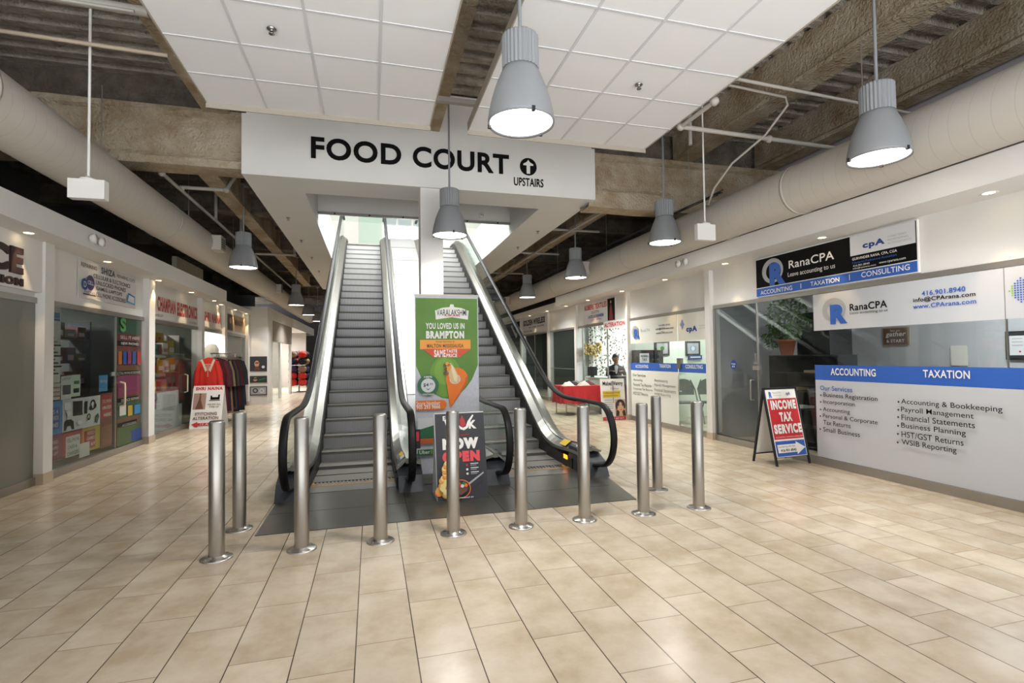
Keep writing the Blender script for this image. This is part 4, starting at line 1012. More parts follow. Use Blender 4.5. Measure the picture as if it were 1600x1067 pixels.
wall_art_y('framed_picture', 10.785, 1022, 533, 1045, 556, BLACKM, PSILVER, 'black framed green picture above the dark boxes in the pale office', 'picture', lambda B, a0, b0, a1, b1: (B.rect(a0+.08, b0+.08, a1-.08, b1-.08, PLIME), B.disc((a0+a1)/2, (b0+b1)/2, .05, PDGREEN)), .05)
wall_art_y('framed_picture', 10.785, 1070, 533, 1093, 556, BLACKM, PSILVER, 'black framed blue picture above the navy plaque in the pale office', 'picture', lambda B, a0, b0, a1, b1: (B.rect(a0+.08, b0+.08, a1-.08, b1-.08, PSKY), B.disc((a0+a1)/2, (b0+b1)/2, .05, PPALE)), .05)
wall_art_y('door_plaque', 10.74, 1075, 555, 1096, 562, PNAVY, PNAVY, 'navy name plaque below the blue picture in the pale office', 'plaque', lambda B, a0, b0, a1, b1: B.rect(a0+.04, b0+.04, a1-.04, b0+.07, PPALE), .005)
e = empty('reception_desk', (6.5, 10.2, 0), 'pale reception desk behind the frosted window', 'desk')
m = MB(); m.box(5.98, 6.9, 10.15, 10.72, 1.08, 1.12, INW2); m.build('desk_top', e); m = MB(); m.box(5.98, 6.9, 10.17, 10.2, 0, 1.08, INW2); m.build('front_panel', e)
for (x0, x1, t) in ((994, 1021, 'black file box on the reception desk behind the small card'), (1022.5, 1036, 'black file box on the reception desk under the green picture')):
    a, zt = onY(x0, 547, 10.5); b, _ = onY(x1, 547, 10.5); m = MB(); m.box(a, b, 10.5, 10.7, 1.12, zt, BLACKM); m.box(a+.05, b-.05, 10.49, 10.5, 1.3, 1.33, PDARK); tag(m.build('file_box', None, ((a+b)/2, 10.6, 1.12)), t, 'file box')
a, zt = onY(1000, 552, 10.4); b, _ = onY(1014, 552, 10.4); m = MB(); m.box(a, b, 10.4, 10.42, 1.12, zt, PPALE); B = Board(m, (0, 10.398, 0), (1, 0, 0), (0, 0, 1)); B.text('PAYROLL', a+.02, zt-.09, b-.02, zt-.04, INK, .02); B.text('TAX', a+.05, zt-.17, b-.05, zt-.11, INK, .02)
tag(m.build('counter_card', None, ((a+b)/2, 10.4, 1.12)), 'white counter card with dark print before the black file box', 'card')

# ---- alteration shop
w4 = tag(pane(XR, 10.81, 13.79, .10, HDR-.06, GLASS, 'window_4'), kind='structure')
m = MB(); m.box(XR-.015, XR+.015, 11.9, 11.93, .1, HDR-.06, ALU); m.box(XR-.02, XR+.02, 13.45, 13.5, .1, HDR-.06, ALU); m.build('window_frame', w4)
e = empty('shop_sign', (XR, 12.6, 2.62), 'white textile shop sign with red lettering and dark red dress picture', 'shop sign')
m = MB(); ys_, ye_ = R(913, 480)[0], R(962, 468)[0]; m.box(XR-.02, XR, ye_, ys_, 2.36, 2.93, PPALE); m.build('panel', e)
mb = MB(); B = BRd(mb, .022); A0, A1 = -ys_, -ye_; wd = A1-A0
B.text('KUBERE TEXTILES', A0+.04*wd, 2.74, A0+.76*wd, 2.88, PRED, .03); B.text('CLOTH', A0+.28*wd, 2.63, A0+.52*wd, 2.70, PBROWN, .02); B.text('LACES & FASHION', A0+.16*wd, 2.51, A0+.66*wd, 2.59, PNAVY, .03); B.text('CUSTOM TAILORING', A0+.24*wd, 2.44, A0+.6*wd, 2.475, PRED)
B.rect(A0+.79*wd, 2.37, A1-.01, 2.92, INK); B.poly([(A0+.83*wd, 2.38), (A1-.05*wd, 2.38), (A0+.92*wd, 2.68), (A0+.90*wd, 2.78), (A0+.88*wd, 2.78), (A0+.86*wd, 2.68)], mat('print_wine', '#7c1d2c', .5)); B.disc(A0+.89*wd, 2.83, .035, PSKIN); mb.build('lettering', e)
e = empty('banner_sign', (5.7, 11.5, 2.27), 'white ALTERATION banner with red capitals tied across the shop front', 'banner')
a0, zt = onX(943, 503, 5.74); a1 = onX(978, 501, 5.74)[0]; m = MB(); m.box(5.738, 5.744, a1, a0, zt-.19, zt, PW); m.build('cloth', e)
m = MB(); B = Board(m, (5.736, 0, 0), (0, -1, 0), (0, 0, 1)); B.text('ALTERATION', -a0+.05, zt-.15, -a1-.04, zt-.04, PRED, .05); m.build('lettering', e)
# patterned fabric curtain, lit from above
CF = bpy.data.materials.new('patterned_voile'); CF.use_nodes = True
def _cf():
    nt = CF.node_tree; N = nt.nodes; L = nt.links; b = N['Principled BSDF']; geo = N.new('ShaderNodeNewGeometry')
    v = N.new('ShaderNodeTexVoronoi'); v.inputs['Scale'].default_value = 14; v.inputs['Randomness'].default_value = 1; L.new(geo.outputs['Position'], v.inputs['Vector'])
    c = N.new('ShaderNodeMath'); c.operation = 'LESS_THAN'; L.new(v.outputs['Distance'], c.inputs[0]); c.inputs[1].default_value = .42
    n = N.new('ShaderNodeTexNoise'); n.inputs['Scale'].default_value = 1.5; L.new(geo.outputs['Position'], n.inputs['Vector'])
    g = N.new('ShaderNodeMath'); g.operation = 'GREATER_THAN'; L.new(n.outputs['Fac'], g.inputs[0]); g.inputs[1].default_value = .45
    mu = N.new('ShaderNodeMath'); mu.operation = 'MULTIPLY'; L.new(c.outputs[0], mu.inputs[0]); L.new(g.outputs[0], mu.inputs[1])
    mx = N.new('ShaderNodeMix'); mx.data_type = 'RGBA'; L.new(mu.outputs[0], mx.inputs[0]); mx.inputs[6].default_value = lin('#f2f1ec'); mx.inputs[7].default_value = lin('#6a6350')
    L.new(mx.outputs[2], b.inputs['Base Color']); b.inputs['Roughness'].default_value = .8
_cf()
m = MB(); vs = []; fs = []; n = 90
for i in range(n+1):
    x = 6.12+i*(8.5-6.12)/n; y = 13.8+.05*math.sin(i*1.1)+.02*math.sin(i*2.7); vs += [(x, y, .9), (x, y, 2.62)]
for i in range(n): fs.append((2*i, 2*i+2, 2*i+3, 2*i+1))
m.add(vs, fs, CF, True); tag(m.build('curtain', None, (7.2, 13.8, 2.6)), 'pale voile curtain with dark leaf specks hanging in the alteration shop', 'curtain')
m = MB(); rnd = random.Random(5); YB = mat('gold_tassel', '#b49a56', .6); tc = onY(926, 545, 13.6)
for k in range(60): m.ball((tc[0]+rnd.uniform(-.28, .25), 13.6+rnd.uniform(-.1, .05), tc[1]+rnd.uniform(-.2, .16)), .035, .035, .04, YB, 7, 5)
tag(m.build('tassel_garland', None, (tc[0], 13.6, tc[1])), 'clump of gold tassels hanging at the left of the curtain', 'garland')
e = empty('shop_counter', (6.3, 11.6, 0), 'dark shop counter before the seated person', 'counter')
m = MB(); m.box(5.92, 6.75, 11.55, 12.05, .93, .97, BLACKM); m.build('counter_top', e); m = MB(); m.box(5.94, 6.73, 11.58, 11.62, 0, .93, PDARK); m.build('counter_front', e)
e = empty('side_counter', (6.0, 13.0, 0), 'white side counter holding the monitor in the alteration shop', 'counter')
m = MB(); m.box(5.92, 6.35, 12.7, 13.7, .86, .9, WHITE2); m.build('counter_top', e); m = MB(); m.box(5.94, 6.33, 12.72, 13.68, 0, .86, INW2); m.build('counter_body', e)
ml, mz = onY(919, 573, 12.95); mr, _ = onY(933, 573, 12.95); mzb = onY(919, 587, 12.95)[1]
e = empty('computer_monitor', ((ml+mr)/2, 12.97, .9), 'small dark computer monitor on the counter left of the person', 'monitor')
m = MB(); m.box(ml, mr, 12.95, 12.99, mzb, mz, BLACKM); m.build('screen', e); m = MB(); m.box((ml+mr)/2-.05, (ml+mr)/2+.05, 12.96, 13.0, .9, mzb+.05, BLACKM); m.build('stand', e)

# ---- dark closed shop and phone shop on the right
w5 = tag(pane(XR, 13.95, 16.24, .10, HDR-.06, GLASSD, 'window_5'), kind='structure')
m = MB(); m.box(XR-.012, XR+.012, 14.15, 16.24, 1.09, 1.11, ALU); m.build('window_frame', w5)
w6 = tag(pane(XR, 16.37, 19.44, .10, HDR-.06, GLASSD, 'window_6'), kind='structure')
m = MB(); m.box(XR-.012, XR+.012, 17.9, 17.93, .1, HDR-.06, ALU); m.build('window_frame', w6)
w7 = tag(pane(XR, 19.61, 22.3, .10, HDR-.06, GLASSD, 'window_7'), kind='structure')
e = empty('shop_sign', (XR, 18, 2.6), 'white phone shop sign with black capitals on the right fascia', 'shop sign')
m = MB(); m.box(XR-.02, XR, 16.55, 19.4, 2.37, 2.92, PPALE); m.build('panel', e)
mb = MB(); B = BRd(mb, .022); B.text('GOLDEN WIRELESS', -19.3, 2.66, -16.7, 2.88, INK, .05); B.text('SALES - REPAIRS - UNLOCKING', -18.6, 2.55, -16.8, 2.61, PDARK, .02); B.text('905 673 5566', -19.2, 2.42, -18.2, 2.48, PDARK, .02); mb.build('lettering', e)
e = empty('shop_sign', (XR, 21, 2.6), 'black shop sign with a silver slanting emblem past the phone shop', 'shop sign')
m = MB(); m.box(XR-.02, XR, 19.72, 22.4, 2.1, 2.92, INK); m.build('panel', e)
mb = MB(); B = BRd(mb, .022); B.poly([(-21.2, 2.8), (-21.0, 2.84), (-20.2, 2.32), (-20.4, 2.26)], PSILVER); B.disc(-20.3, 2.36, .1, PSILVER); mb.build('emblem', e)

# ------------------------------------------------------------------ left shops
room(XL-.13, 0, 2.0, 7.83, mat('shuttered_wall', '#6f6d66', .8), 'wall_closed_shop_2', -1, -4.9)
room(XL-.13, 0, 7.83, 10.9, DKW, 'wall_repair_shop', -1, -7.0)
room(XL-.13, 0, 10.9, 13.92, DKW, 'wall_electronics_shop', -1, -6.6)
room(XL-.13, 0, 13.92, 15.95, mat('bright_shop_wall', '#e6e8e4', .8), 'wall_clothes_shop', -1, -6.4)
room(XL-.13, 0, 15.95, 18.6, DKW, 'wall_dark_shop', -1, -6.0)
room_lamp(6.6, 15.1, 2.6, .2, .8, 22, 'dim tube light added as fill inside the dark closed shop on the right')  # no lamp known in this shop; added to lift its black window
room_lamp(-5.6, 9.3, 2.68, .2, 1.2, 45, 'dim tube light inside the phone repair shop')
room_lamp(-5.4, 12.4, 2.68, .2, 1.2, 50, 'dim tube light inside the electronics shop', (1, .93, .8))
room_lamp(-4.35, 15.1, 2.40, .5, .12, 55, 'bright ceiling light inside the clothes shop', (.97, 1, 1))
w8 = tag(pane(XL, 2.0, 7.62, .10, HDL-.07, mat('frosted_grey_glass', '#77776f', .32), 'window_8'), kind='structure')
m = MB(); m.box(XL-.012, XL+.012, 4.9, 4.93, .1, HDL-.06, ALU); m.build('window_frame', w8)
# dark red letters at the frame edge
e = empty('shop_sign', (-3.93, 7.1, 2.7), 'dark red raised letters ending in CE on the nearest left fascia', 'shop sign')
MAROON = mat('maroon_letter', '#250d0e', .6)
def letters_side(mb, t, a0, a1, z0, z1, x, m, bold, th, dirn):
    tmp = MB(); bb = Board(tmp, (x, 0, 0), (0, dirn, 0), (0, 0, 1)); bb.text(t, a0, z0, a1, z1, m, bold, lift=0)
    me = bpy.data.meshes.new('l'); me.from_pydata(tmp.v, [], tmp.f); bm = bmesh.new(); bm.from_mesh(me)
    r = bmesh.ops.extrude_face_region(bm, geom=bm.faces[:]); bmesh.ops.translate(bm, verts=[v for v in r['geom'] if isinstance(v, bmesh.types.BMVert)], vec=(dirn*th, 0, 0))
    bm.verts.index_update(); mb.add([v.co[:] for v in bm.verts], [[v.index for v in f.verts] for f in bm.faces], m); bm.free(); bpy.data.meshes.remove(me)
q = lambda x, y: onX(x, y, -3.93)
m = MB(); letters_side(m, 'C', q(-24, 380)[0], q(11, 380)[0], q(12, 424)[1], q(12, 382)[1]-.0, -3.93, MAROON, .05, .025, 1); letters_side(m, 'E', q(14, 383)[0], q(33.5, 389)[0], q(14, 425)[1], q(14, 383)[1], -3.93, MAROON, .05, .025, 1); m.build('large_letter', e)
m = MB(); letters_side(m, 'ATION', q(-30, 432)[0], q(34, 436)[0], q(34, 448)[1], q(34, 436)[1], -3.93, MAROON, .06, .02, 1); m.build('small_letter', e)
SAVED_PRINTS = dict(PPALE=PPALE, PSKY=PSKY, PMAG=PMAG, PRED=PRED, PYEL=PYEL, PDGREEN=PDGREEN, PORANGE=PORANGE, PLIME=PLIME, PBLUE=PBLUE, PW=PW)
PPALE = mat('shaded_white', '#a9aaa6', .6); PSKY = mat('shaded_sky', '#356f9c', .6); PMAG = mat('shaded_magenta', '#6d2748', .6); PRED = mat('shaded_red', '#8c2b2b', .6); PYEL = mat('shaded_yellow', '#94802a', .6)  # print colours darkened to stand in for dim light behind the glass
PDGREEN = mat('shaded_green', '#2d4c36', .6); PORANGE = mat('shaded_orange', '#a05a24', .6); PLIME = mat('shaded_lime', '#3f7a3c', .6); PBLUE = mat('shaded_blue', '#2a477f', .6); PW = PPALE
# phone repair shop
w9 = tag(pane(XL, 7.83, 9.68, .10, HDL-.07, GLASS, 'window_9'), kind='structure')
d3 = tag(pane(XL, 9.70, 10.72, .10, HDL-.07, GLASS, 'door_3'), kind='structure')
m = MB(); m.box(XL-.02, XL+.02, 9.70, 10.72, .015, .1, ALU); m.box(XL-.012, XL+.012, 9.68, 9.70, .1, HDL-.07, ALU); m.build('rail', d3)
m = MB(); m.tube([(XL+.01, 9.84, 1.16), (XL+.075, 9.84, 1.14), (XL+.08, 9.84, 1.08), (XL+.08, 9.84, .84), (XL+.075, 9.84, .78), (XL+.01, 9.84, .76)], .014, mat('cream_handle', '#d8cfb8', .4), 10); m.build('handle', d3)
m = MB(); m.box(XL-.02, XL+.03, 9.62, 9.78, 1.27, 1.33, STEEL); m.build('lock', d3)
def poster(parent, quads, texts=(), label=None, off=-.012, f=la, bd=BLd):
    mb = MB(); B = bd(mb, off)
    for x0, yt, yb, x1, mm in quads: rc(B, f, x0, yt, yb, x1, mm)
    for t in texts: tx(B, f, *t)
    o = mb.build('window_poster', parent)
    if label: o['label'] = label
    return o
poster(w9, [(80, 472, 626, 97, PPALE), (80, 487, 496, 95, PSKY), (80, 497, 500, 95, PNAVY)] + [(80, 527+k*5.6, 529+k*5.6, 86+5*(k % 3), INK) for k in range(11)] + [(80, 598+k*7, 600+k*7, 94, PBROWN) for k in range(4)], (), 'white poster with a list of short dark lines')
poster(w9, [(97, 588, 625, 113, PPALE), (99.5, 602, 617, 112, PDARK)], [('LAPTOP', 99, 590, 594, 111, INK)], 'white laptop poster')
poster(w9, [(113, 586, 620, 127, mat('print_sage', '#9fae9c', .5)), (116, 607, 614, 125, INK), (117, 595, 600, 125, PDGREEN)], (), 'pale green poster')
poster(w9, [(156, 586.5, 612, 169.5, PSKY)], [('hiring', 158, 593, 600, 168, PW)], 'bright blue sticker')
poster(w9, [(79, 628, 681, 99.5, PSKY), (80, 638, 672, 95, PNAVY)], [('PS 4', 81, 641, 648, 92, PW, .02), ('& XBOX', 80.5, 651, 658, 93, PW, .02), ('ONES', 81, 662, 669, 92, PW, .02)], 'blue games console poster')
o = poster(w9, [(99.5, 625, 677, 158, PPALE)], (), 'white poster of game controllers, console and headphones')
mb = MB(); B = BLd(mb, -.009)
def px_poly(pts, mm): B.poly([la(*p_) for p_ in pts], mm)
px_poly([(115, 627), (130, 626), (130, 648), (115, 650)], INK); px_poly([(102, 659), (105, 656), (112, 655), (116, 658), (117, 670), (113, 671), (111, 665), (106, 666), (104, 673), (101, 673)], INK)
px_poly([(102, 629), (111, 628), (112, 638), (107, 641), (101, 640)], PSILVER); c = la(146, 632); B.ring(c[0], c[1], .05, .075, INK); B.disc(c[0]-.06, c[1]-.04, .035, INK); B.disc(c[0]+.06, c[1]-.02, .035, INK)
c = la(139, 651); B.ring(c[0], c[1], .03, .048, INK); px_poly([(133, 627), (137, 626.5), (136.5, 646), (133, 646)], INK); px_poly([(149, 650), (153, 645), (155, 650), (152, 661), (149, 660)], PDARK); px_poly([(119, 659), (125, 656), (129, 660), (123, 664)], PSILVER)
px_poly([(103, 643), (108, 640), (111, 646), (106, 652)], PSILVER)
mb.build('poster_picture', o)
poster(w9, [(79, 681, 722, 130, PMAG), (99.5, 678, 716, 130, PRED), (104, 683, 716, 126, PPALE)], [('CELL PHONE', 106, 686, 692, 124.5, PDARK, .01), ('CASES &', 107, 697, 702, 121, PDARK, .01), ('CHARGERS', 106, 707, 713, 124, PDARK, .01), ('VIDEO', 81, 690, 695, 91, PPALE), ('GAMING', 81, 699, 704, 91.5, PPALE), ('& GIFT', 81, 708, 713, 91, PPALE)], 'magenta and red poster with white card')
poster(w9, [(130, 670, 708, 158, PYEL), (133, 674, 703, 150, PRED), (125, 694, 716, 141, PPALE)], [('VIDEO', 137, 675, 680, 148.5, PPALE, .01), ('GAMES', 137, 683, 688, 148.5, PPALE, .01), ('BUY', 143, 691, 696, 149, PPALE, .01)], 'yellow and red games poster')
poster(w9, [(158, 615, 701, 177, mat('print_brick', '#5f2d25', .5)), (159, 618, 654, 176, PRED), (160, 666, 696, 176, PBROWN)], [('CELL PHONE', 161, 625, 630, 175, PPALE, .01), ('UNLOCK', 161, 635, 640, 175, PPALE, .01), ('HERE', 163, 646, 651, 174, PPALE, .01)], 'brick red phone poster')
poster(d3, [(180.5, 488.5, 713, 222.5, mat('print_red_deep', '#6d2a2a', .5)), (181, 545, 713, 222, PBROWN), (182, 493, 520, 221, PDGREEN), (184, 532, 540, 218, INK), (184, 580, 586, 218, INK), (184, 588, 620, 220, PMAG), (184, 623, 629, 217, INK), (183, 631, 655, 221, PDGREEN), (184, 662, 668, 214, INK), (183, 670, 706, 221, mat('print_moss', '#40542e', .5)), (205, 672, 690, 221, PNAVY)] + [(185+k*7.2, 549, 569, 190.5+k*7.2, (PORANGE, PNAVY, PMAG, PBLUE, PRED)[k]) for k in range(5)] + [(186, 634, 650, 196, PPALE), (199, 634, 650, 206, PYEL), (209, 633, 647, 218, PSKY)],
       [('S', 187, 496, 518, 196, PLIME, .04), ('SELL IT HERE', 187, 524, 529, 217, PPALE), ('NEW PHONES', 188, 534, 538.5, 215, PPALE, .01), ('CELL PHONE ACCESSORIES', 186, 581.5, 585, 217, PPALE), ('DEVICE REPAIR', 188, 624, 628, 215, PPALE), ('ACCESSORIES', 189, 663.5, 667, 211, PPALE)], 'red and green poster of phones')
globals().update(SAVED_PRINTS)
e = empty('shop_sign', (XL, 9.5, 2.7), 'white phone repair sign with grey lettering and two purple discs', 'shop sign')
m = MB(); m.box(XL-.0, XL+.012, 8.56, 10.38, 2.42, 2.975, mat('sign_board_grey', '#cfcdcd', .5)); m.build('panel', e)
mb = MB(); B = BLd(mb, .014); GI = mat('sign_ink_grey', '#3c3a3d', .5)
B.text('REPAIRING', 8.62, 2.87, 9.05, 2.93, GI, .01); B.text('SHIZA', 9.18, 2.85, 9.62, 2.95, GI, .03); B.text('REPAIRING, CUTS', 9.68, 2.86, 10.32, 2.92, GI, .0)
for k, t in enumerate(('CELLULAR & ELECTRONICS', 'UNLOCKED PHONES', 'GAMES, LAPTOPS', 'CELL PHONE ACCESSORIES')): B.text(t, 8.95+.07*(k > 0), 2.75-.09*k, (10.15, 9.98, 9.85, 9.98)[k], 2.815-.09*k, GI, .01)
B.disc(8.86, 2.66, .11, mat('sign_purple', '#3d2f63', .5)); B.disc(8.70, 2.62, .085, PNAVY); B.text('CELL', 8.78, 2.63, 8.94, 2.69, PPALE, .02); B.text('D', 8.67, 2.58, 8.74, 2.66, PPALE); B.rect(8.65, 2.47, 9.0, 2.49, GI); B.text('PHONES', 8.68, 2.495, 8.98, 2.53, GI)
B.poly([(10.0, 2.50), (10.3, 2.47), (10.3, 2.62), (10.05, 2.66)], PSKY); B.poly([(10.03, 2.52), (10.27, 2.5), (10.27, 2.6), (10.07, 2.63)], PPALE); mb.build('lettering', e)
# electronics shop
w10 = tag(pane(XL, 10.99, 12.70, .10, HDL-.07, GLASS, 'window_10'), kind='structure')
d4 = tag(pane(XL, 12.72, 13.74, .10, HDL-.07, GLASS, 'door_4'), kind='structure')
m = MB(); m.tube([(XL+.01, 12.85, 1.2), (XL+.07, 12.85, 1.18), (XL+.07, 12.85, .82), (XL+.01, 12.85, .8)], .014, mat('cream_handle'), 10); m.build('handle', d4)
e = empty('shop_sign', (XL, 12.4, 2.5), 'white electronics shop sign with tall red capitals', 'shop sign')
m = MB(); m.box(XL, XL+.012, 11.1, 13.7, 2.32, 2.8, mat('sign_board_white', '#d9d6d1', .5)); m.build('panel', e)
mb = MB(); B = BLd(mb, .014); SR = mat('sign_red', '#a8302c', .5); B.text('CHAMPIAN', 11.32, 2.47, 12.27, 2.76, SR, .05); B.text('ELECTRONICS', 12.36, 2.46, 13.65, 2.75, SR, .05); B.text('Tel 905 677', 11.15, 2.36, 11.6, 2.41, GI); B.text('416 720 8338', 13.1, 2.35, 13.6, 2.39, GI); mb.build('lettering', e)
poster(w10, [(241, 640, 690, 285, mat('print_fog', '#8d9291', .5)), (246, 614, 640, 280, PSILVER)], [('PHONES', 262, 608, 612, 280, PRED)], 'pale grey frosted sheet in the lower window')
rnd = random.Random(11)
bxc = [mat('carton_yellow', '#c9a42f', .6), mat('carton_red', '#a8342c', .6), mat('carton_white', '#d8d6d0', .6), mat('carton_teal', '#4b7f80', .6), mat('carton_pink', '#b8808a', .6), PDARK]
def display_shelf(x, y0, y1, n, zs, label):
    e = empty('display_shelf', (x, (y0+y1)/2, 0), label, 'shelf')
    for s_ in (y0, y1):
        m = MB(); m.box(x-.3, x, s_-.015, s_+.015, 0, 2.1, ALU); m.build('side_panel', e)
    for z in zs: m = MB(); m.box(x-.3, x, y0, y1, z-.02, z, ALU); m.build('shelf', e)
display_shelf(-4.4, 12.2, 13.8, 3, (.45, .85, 1.25, 1.65), 'metal display shelf of cartons in the electronics shop window')
words_ = ('bottom', 'second', 'third', 'top'); cw = ('yellow', 'red', 'white', 'teal', 'pink', 'black')
for r_, z in enumerate((.45, .85, 1.25, 1.65)):
    y = 12.24; kk = 0
    while y < 13.5:
        w_ = rnd.uniform(.2, .34); h_ = rnd.uniform(.2, .34); ci = rnd.randrange(6); m = MB(); m.box(-4.66, -4.44+rnd.uniform(0, .02), y, y+w_, z+.001, z+h_, bxc[ci]); B = Board(m, (-4.418, 0, 0), (0, 1, 0), (0, 0, 1)); B.rect(y+.03, z+.05, y+w_-.03, z+h_*.5, bxc[(ci+2) % 6])
        tag(m.build('carton', None, (-4.5, y, z)), f'{cw[ci]} product carton, {("first", "second", "third", "fourth", "fifth", "sixth")[kk]} along the {words_[r_]} display shelf', 'carton', 'cartons in the electronics shop window'); y += w_+.03; kk += 1
e = empty('goods_rack', (-4.9, 9.9, 0), 'dim goods rack of accessories inside the phone repair shop', 'shelf')
for z in (.7, 1.1, 1.5, 1.9): m = MB(); m.box(-5.05, -4.75, 8.9, 10.6, z-.02, z, PDARK); m.build('shelf', e)
for y in (8.9, 10.6): m = MB(); m.box(-5.05, -4.75, y-.02, y+.02, 0, 2.2, PDARK); m.build('side_panel', e)
dim = [mat('dim_green', '#4d5f3e', .6), mat('dim_violet', '#4a4460', .6), mat('dim_red', '#5e3330', .6), mat('dim_grey', '#6f7270', .6)]; dn = ('green', 'violet', 'red', 'grey')
for r_, z in enumerate((.7, 1.1, 1.5, 1.9)):
    for k in range(5):
        ci = (r_*2+k*3) % 4; y = 8.98+k*.32; h_ = .14+.05*((k+r_) % 3); m = MB(); m.box(-5.0, -4.78, y, y+.26, z+.001, z+h_, dim[ci]); m.box(-4.78, -4.777, y+.03, y+.2, z+.03, z+h_*.5, PSILVER)
        tag(m.build('accessory_box', None, (-4.9, y+.13, z)), f'dim {dn[ci]} accessory box, {("first", "second", "third", "fourth", "fifth")[k]} along the {words_[r_]} board of the repair shop rack', 'box', 'boxes on the repair shop rack')
mb = MB(); mb.box(-4.72, -4.70, 12.75, 13.7, 1.75, 2.15, mat('carton_yellow')); B = Board(mb, (-4.698, 0, 0), (0, 1, 0), (0, 0, 1)); B.text('SALE', 12.9, 1.85, 13.55, 2.05, PRED, .04); tag(mb.build('hanging_sign', None, (-4.7, 13.2, 2)), 'yellow sale sign hanging inside the electronics shop', 'sign')
# clothes shop, open front
e = empty('shop_sign', (XL, 14.9, 2.55), 'pale clothes shop sign with red capitals over the bright opening', 'shop sign')
m = MB(); m.box(XL, XL+.012, 14.12, 15.7, 2.34, 2.78, mat('sign_board_white')); m.build('panel', e)
mb = MB(); B = BLd(mb, .014); B.text('SHRI NAINA', 14.18, 2.48, 15.62, 2.72, SR, .05); mb.build('lettering', e)
e = empty('shop_sign', (XL, 17.4, 2.6), 'tan shop sign with dark portrait panel over the dark glass shop', 'shop sign')
m = MB(); m.box(XL, XL+.012, 16.25, 18.45, 2.36, 2.85, mat('sign_tan', '#b29a7c', .5)); m.build('panel', e)
mb = MB(); B = BLd(mb, .014); B.rect(16.3, 2.38, 16.9, 2.83, PDARK); B.disc(16.62, 2.66, .1, PSKIN); B.text('BEAUTY', 17.1, 2.56, 18.3, 2.72, PBROWN, .03); mb.build('lettering', e)
w11 = tag(pane(XL, 15.96, 18.48, .10, HDL-.07, GLASSD, 'window_11'), kind='structure')

# hanging garments -----------------------------------------------------------
def garment(x, y, ztop, L, wid, ang, m, label, group=None, sleeves=True, trim=None):
    """shirt-shaped cloth on a hanger; ang = direction its width points"""
    e = empty('kurta' if trim else 'garment', (x, y, ztop), label, 'garment', group)
    ux, uy = math.cos(ang), math.sin(ang); nx, ny = -uy, ux
    mb = MB(); n = 14; rows = 9; vs = []; fs = []
    for side in (1, -1):
        for r in range(rows+1):
            t = r/rows; half = wid*(.30 if r == 0 else .44 if t < .15 else .40+.14*t)
            for i in range(n+1):
                s = -1+2*i/n; fold = .018*math.sin(s*9+side)*t; bul = .045*(1-s*s)*(.5+.5*t)
                drop = .10*abs(s)**1.5*wid if r == 0 else .03*abs(s)*(1-t)
                a = s*half; d = side*(bul+.006)+fold
                vs.append((x+ux*a+nx*d, y+uy*a+ny*d, ztop-L*t-drop))
    W_ = n+1; H = (rows+1)*W_
    for sd in range(2):
        for r in range(rows):
            for i in range(n):
                b = sd*H+r*W_+i; fs.append((b, b+1, b+W_+1, b+W_))
    mb.add(vs, fs, m, True); mb.build('body_cloth', e)
    if sleeves:
        for s in (-1, 1):
            q = MB(); a = wid*.33
            q.tube([(x+ux*s*a, y+uy*s*a, ztop-.09), (x+ux*s*(a+.075), y+uy*s*(a+.075), ztop-.34), (x+ux*s*(a+.10), y+uy*s*(a+.10), ztop-.70)], [.055, .058, .065], m, 10); q.build('sleeve', e)
    if trim:
        q = MB()
        for side in (-1,):
            c = Vector((x+nx*side*.062, y+ny*side*.062, 0))
            def pt(a, z, k=1): return (c.x+ux*a+nx*side*.004*k, c.y+uy*a+ny*side*.004*k, z)
            for s in (-1, 1): q.add([pt(s*.02, ztop-.27), pt(s*.11, ztop-.03), pt(s*.15, ztop-.05), pt(s*.05, ztop-.33)], [(0, 1, 2, 3)], trim)
            for r in range(9):
                for i in range(-2, 3):
                    if abs(i)*1.6 <= 3.4-r*.42: q.add([pt(i*.026-.009, ztop-.16-r*.034, 2), pt(i*.026+.009, ztop-.16-r*.034, 2), pt(i*.026+.009, ztop-.142-r*.034, 2), pt(i*.026-.009, ztop-.142-r*.034, 2)], [(0, 1, 2, 3)], trim)
        q.build('embroidery', e)
    q = MB(); q.tube([(x+ux*-.2*wid/.5, y+uy*-.2*wid/.5, ztop-.05), (x, y, ztop+.03), (x+ux*.2*wid/.5, y+uy*.2*wid/.5, ztop-.05)], .006, ALU, 6); q.tube([(x, y, ztop+.03), (x, y, ztop+.10)], .004, ALU, 6); q.build('hanger', e)
    return e
rackY = 13.85
e = empty('clothes_rack', (-3.25, 14.2, 0), 'metal clothes rack of hanging garments outside the clothes shop', 'clothes rack')
m = MB(); m.tube([(-3.62, 13.35, 1.66), (-3.40, 14.75, 1.66)], .014, STEEL, 10); m.build('rail', e)
for (x, y) in ((-3.61, 13.42), (-3.41, 14.70)):
    m = MB(); m.tube([(x, y, .06), (x, y, 1.66)], .014, STEEL, 10); m.tube([(x-.2, y+.05, .05), (x+.2, y-.05, .05)], .014, STEEL, 8); m.build('upright', e)
fx_, fy_ = -3.62, 13.25
garment(-3.63, 13.26, 1.56, .95, .46, .05, mat('vermilion_cloth', '#d42f22', .75), 'bright red embroidered kurta facing out at the rack front', None, True, mat('cream_thread', '#d9cdb8', .7))
gc = [('wine', '#5c2230'), ('plum', '#43283a'), ('beige', '#9a836a'), ('black', '#1f1d22'), ('brown', '#5b4436'), ('navy', '#252a45'), ('maroon', '#6a1f2b'), ('charcoal', '#38353b'), ('dark teal', '#27413f'), ('dusty purple', '#52405c')]
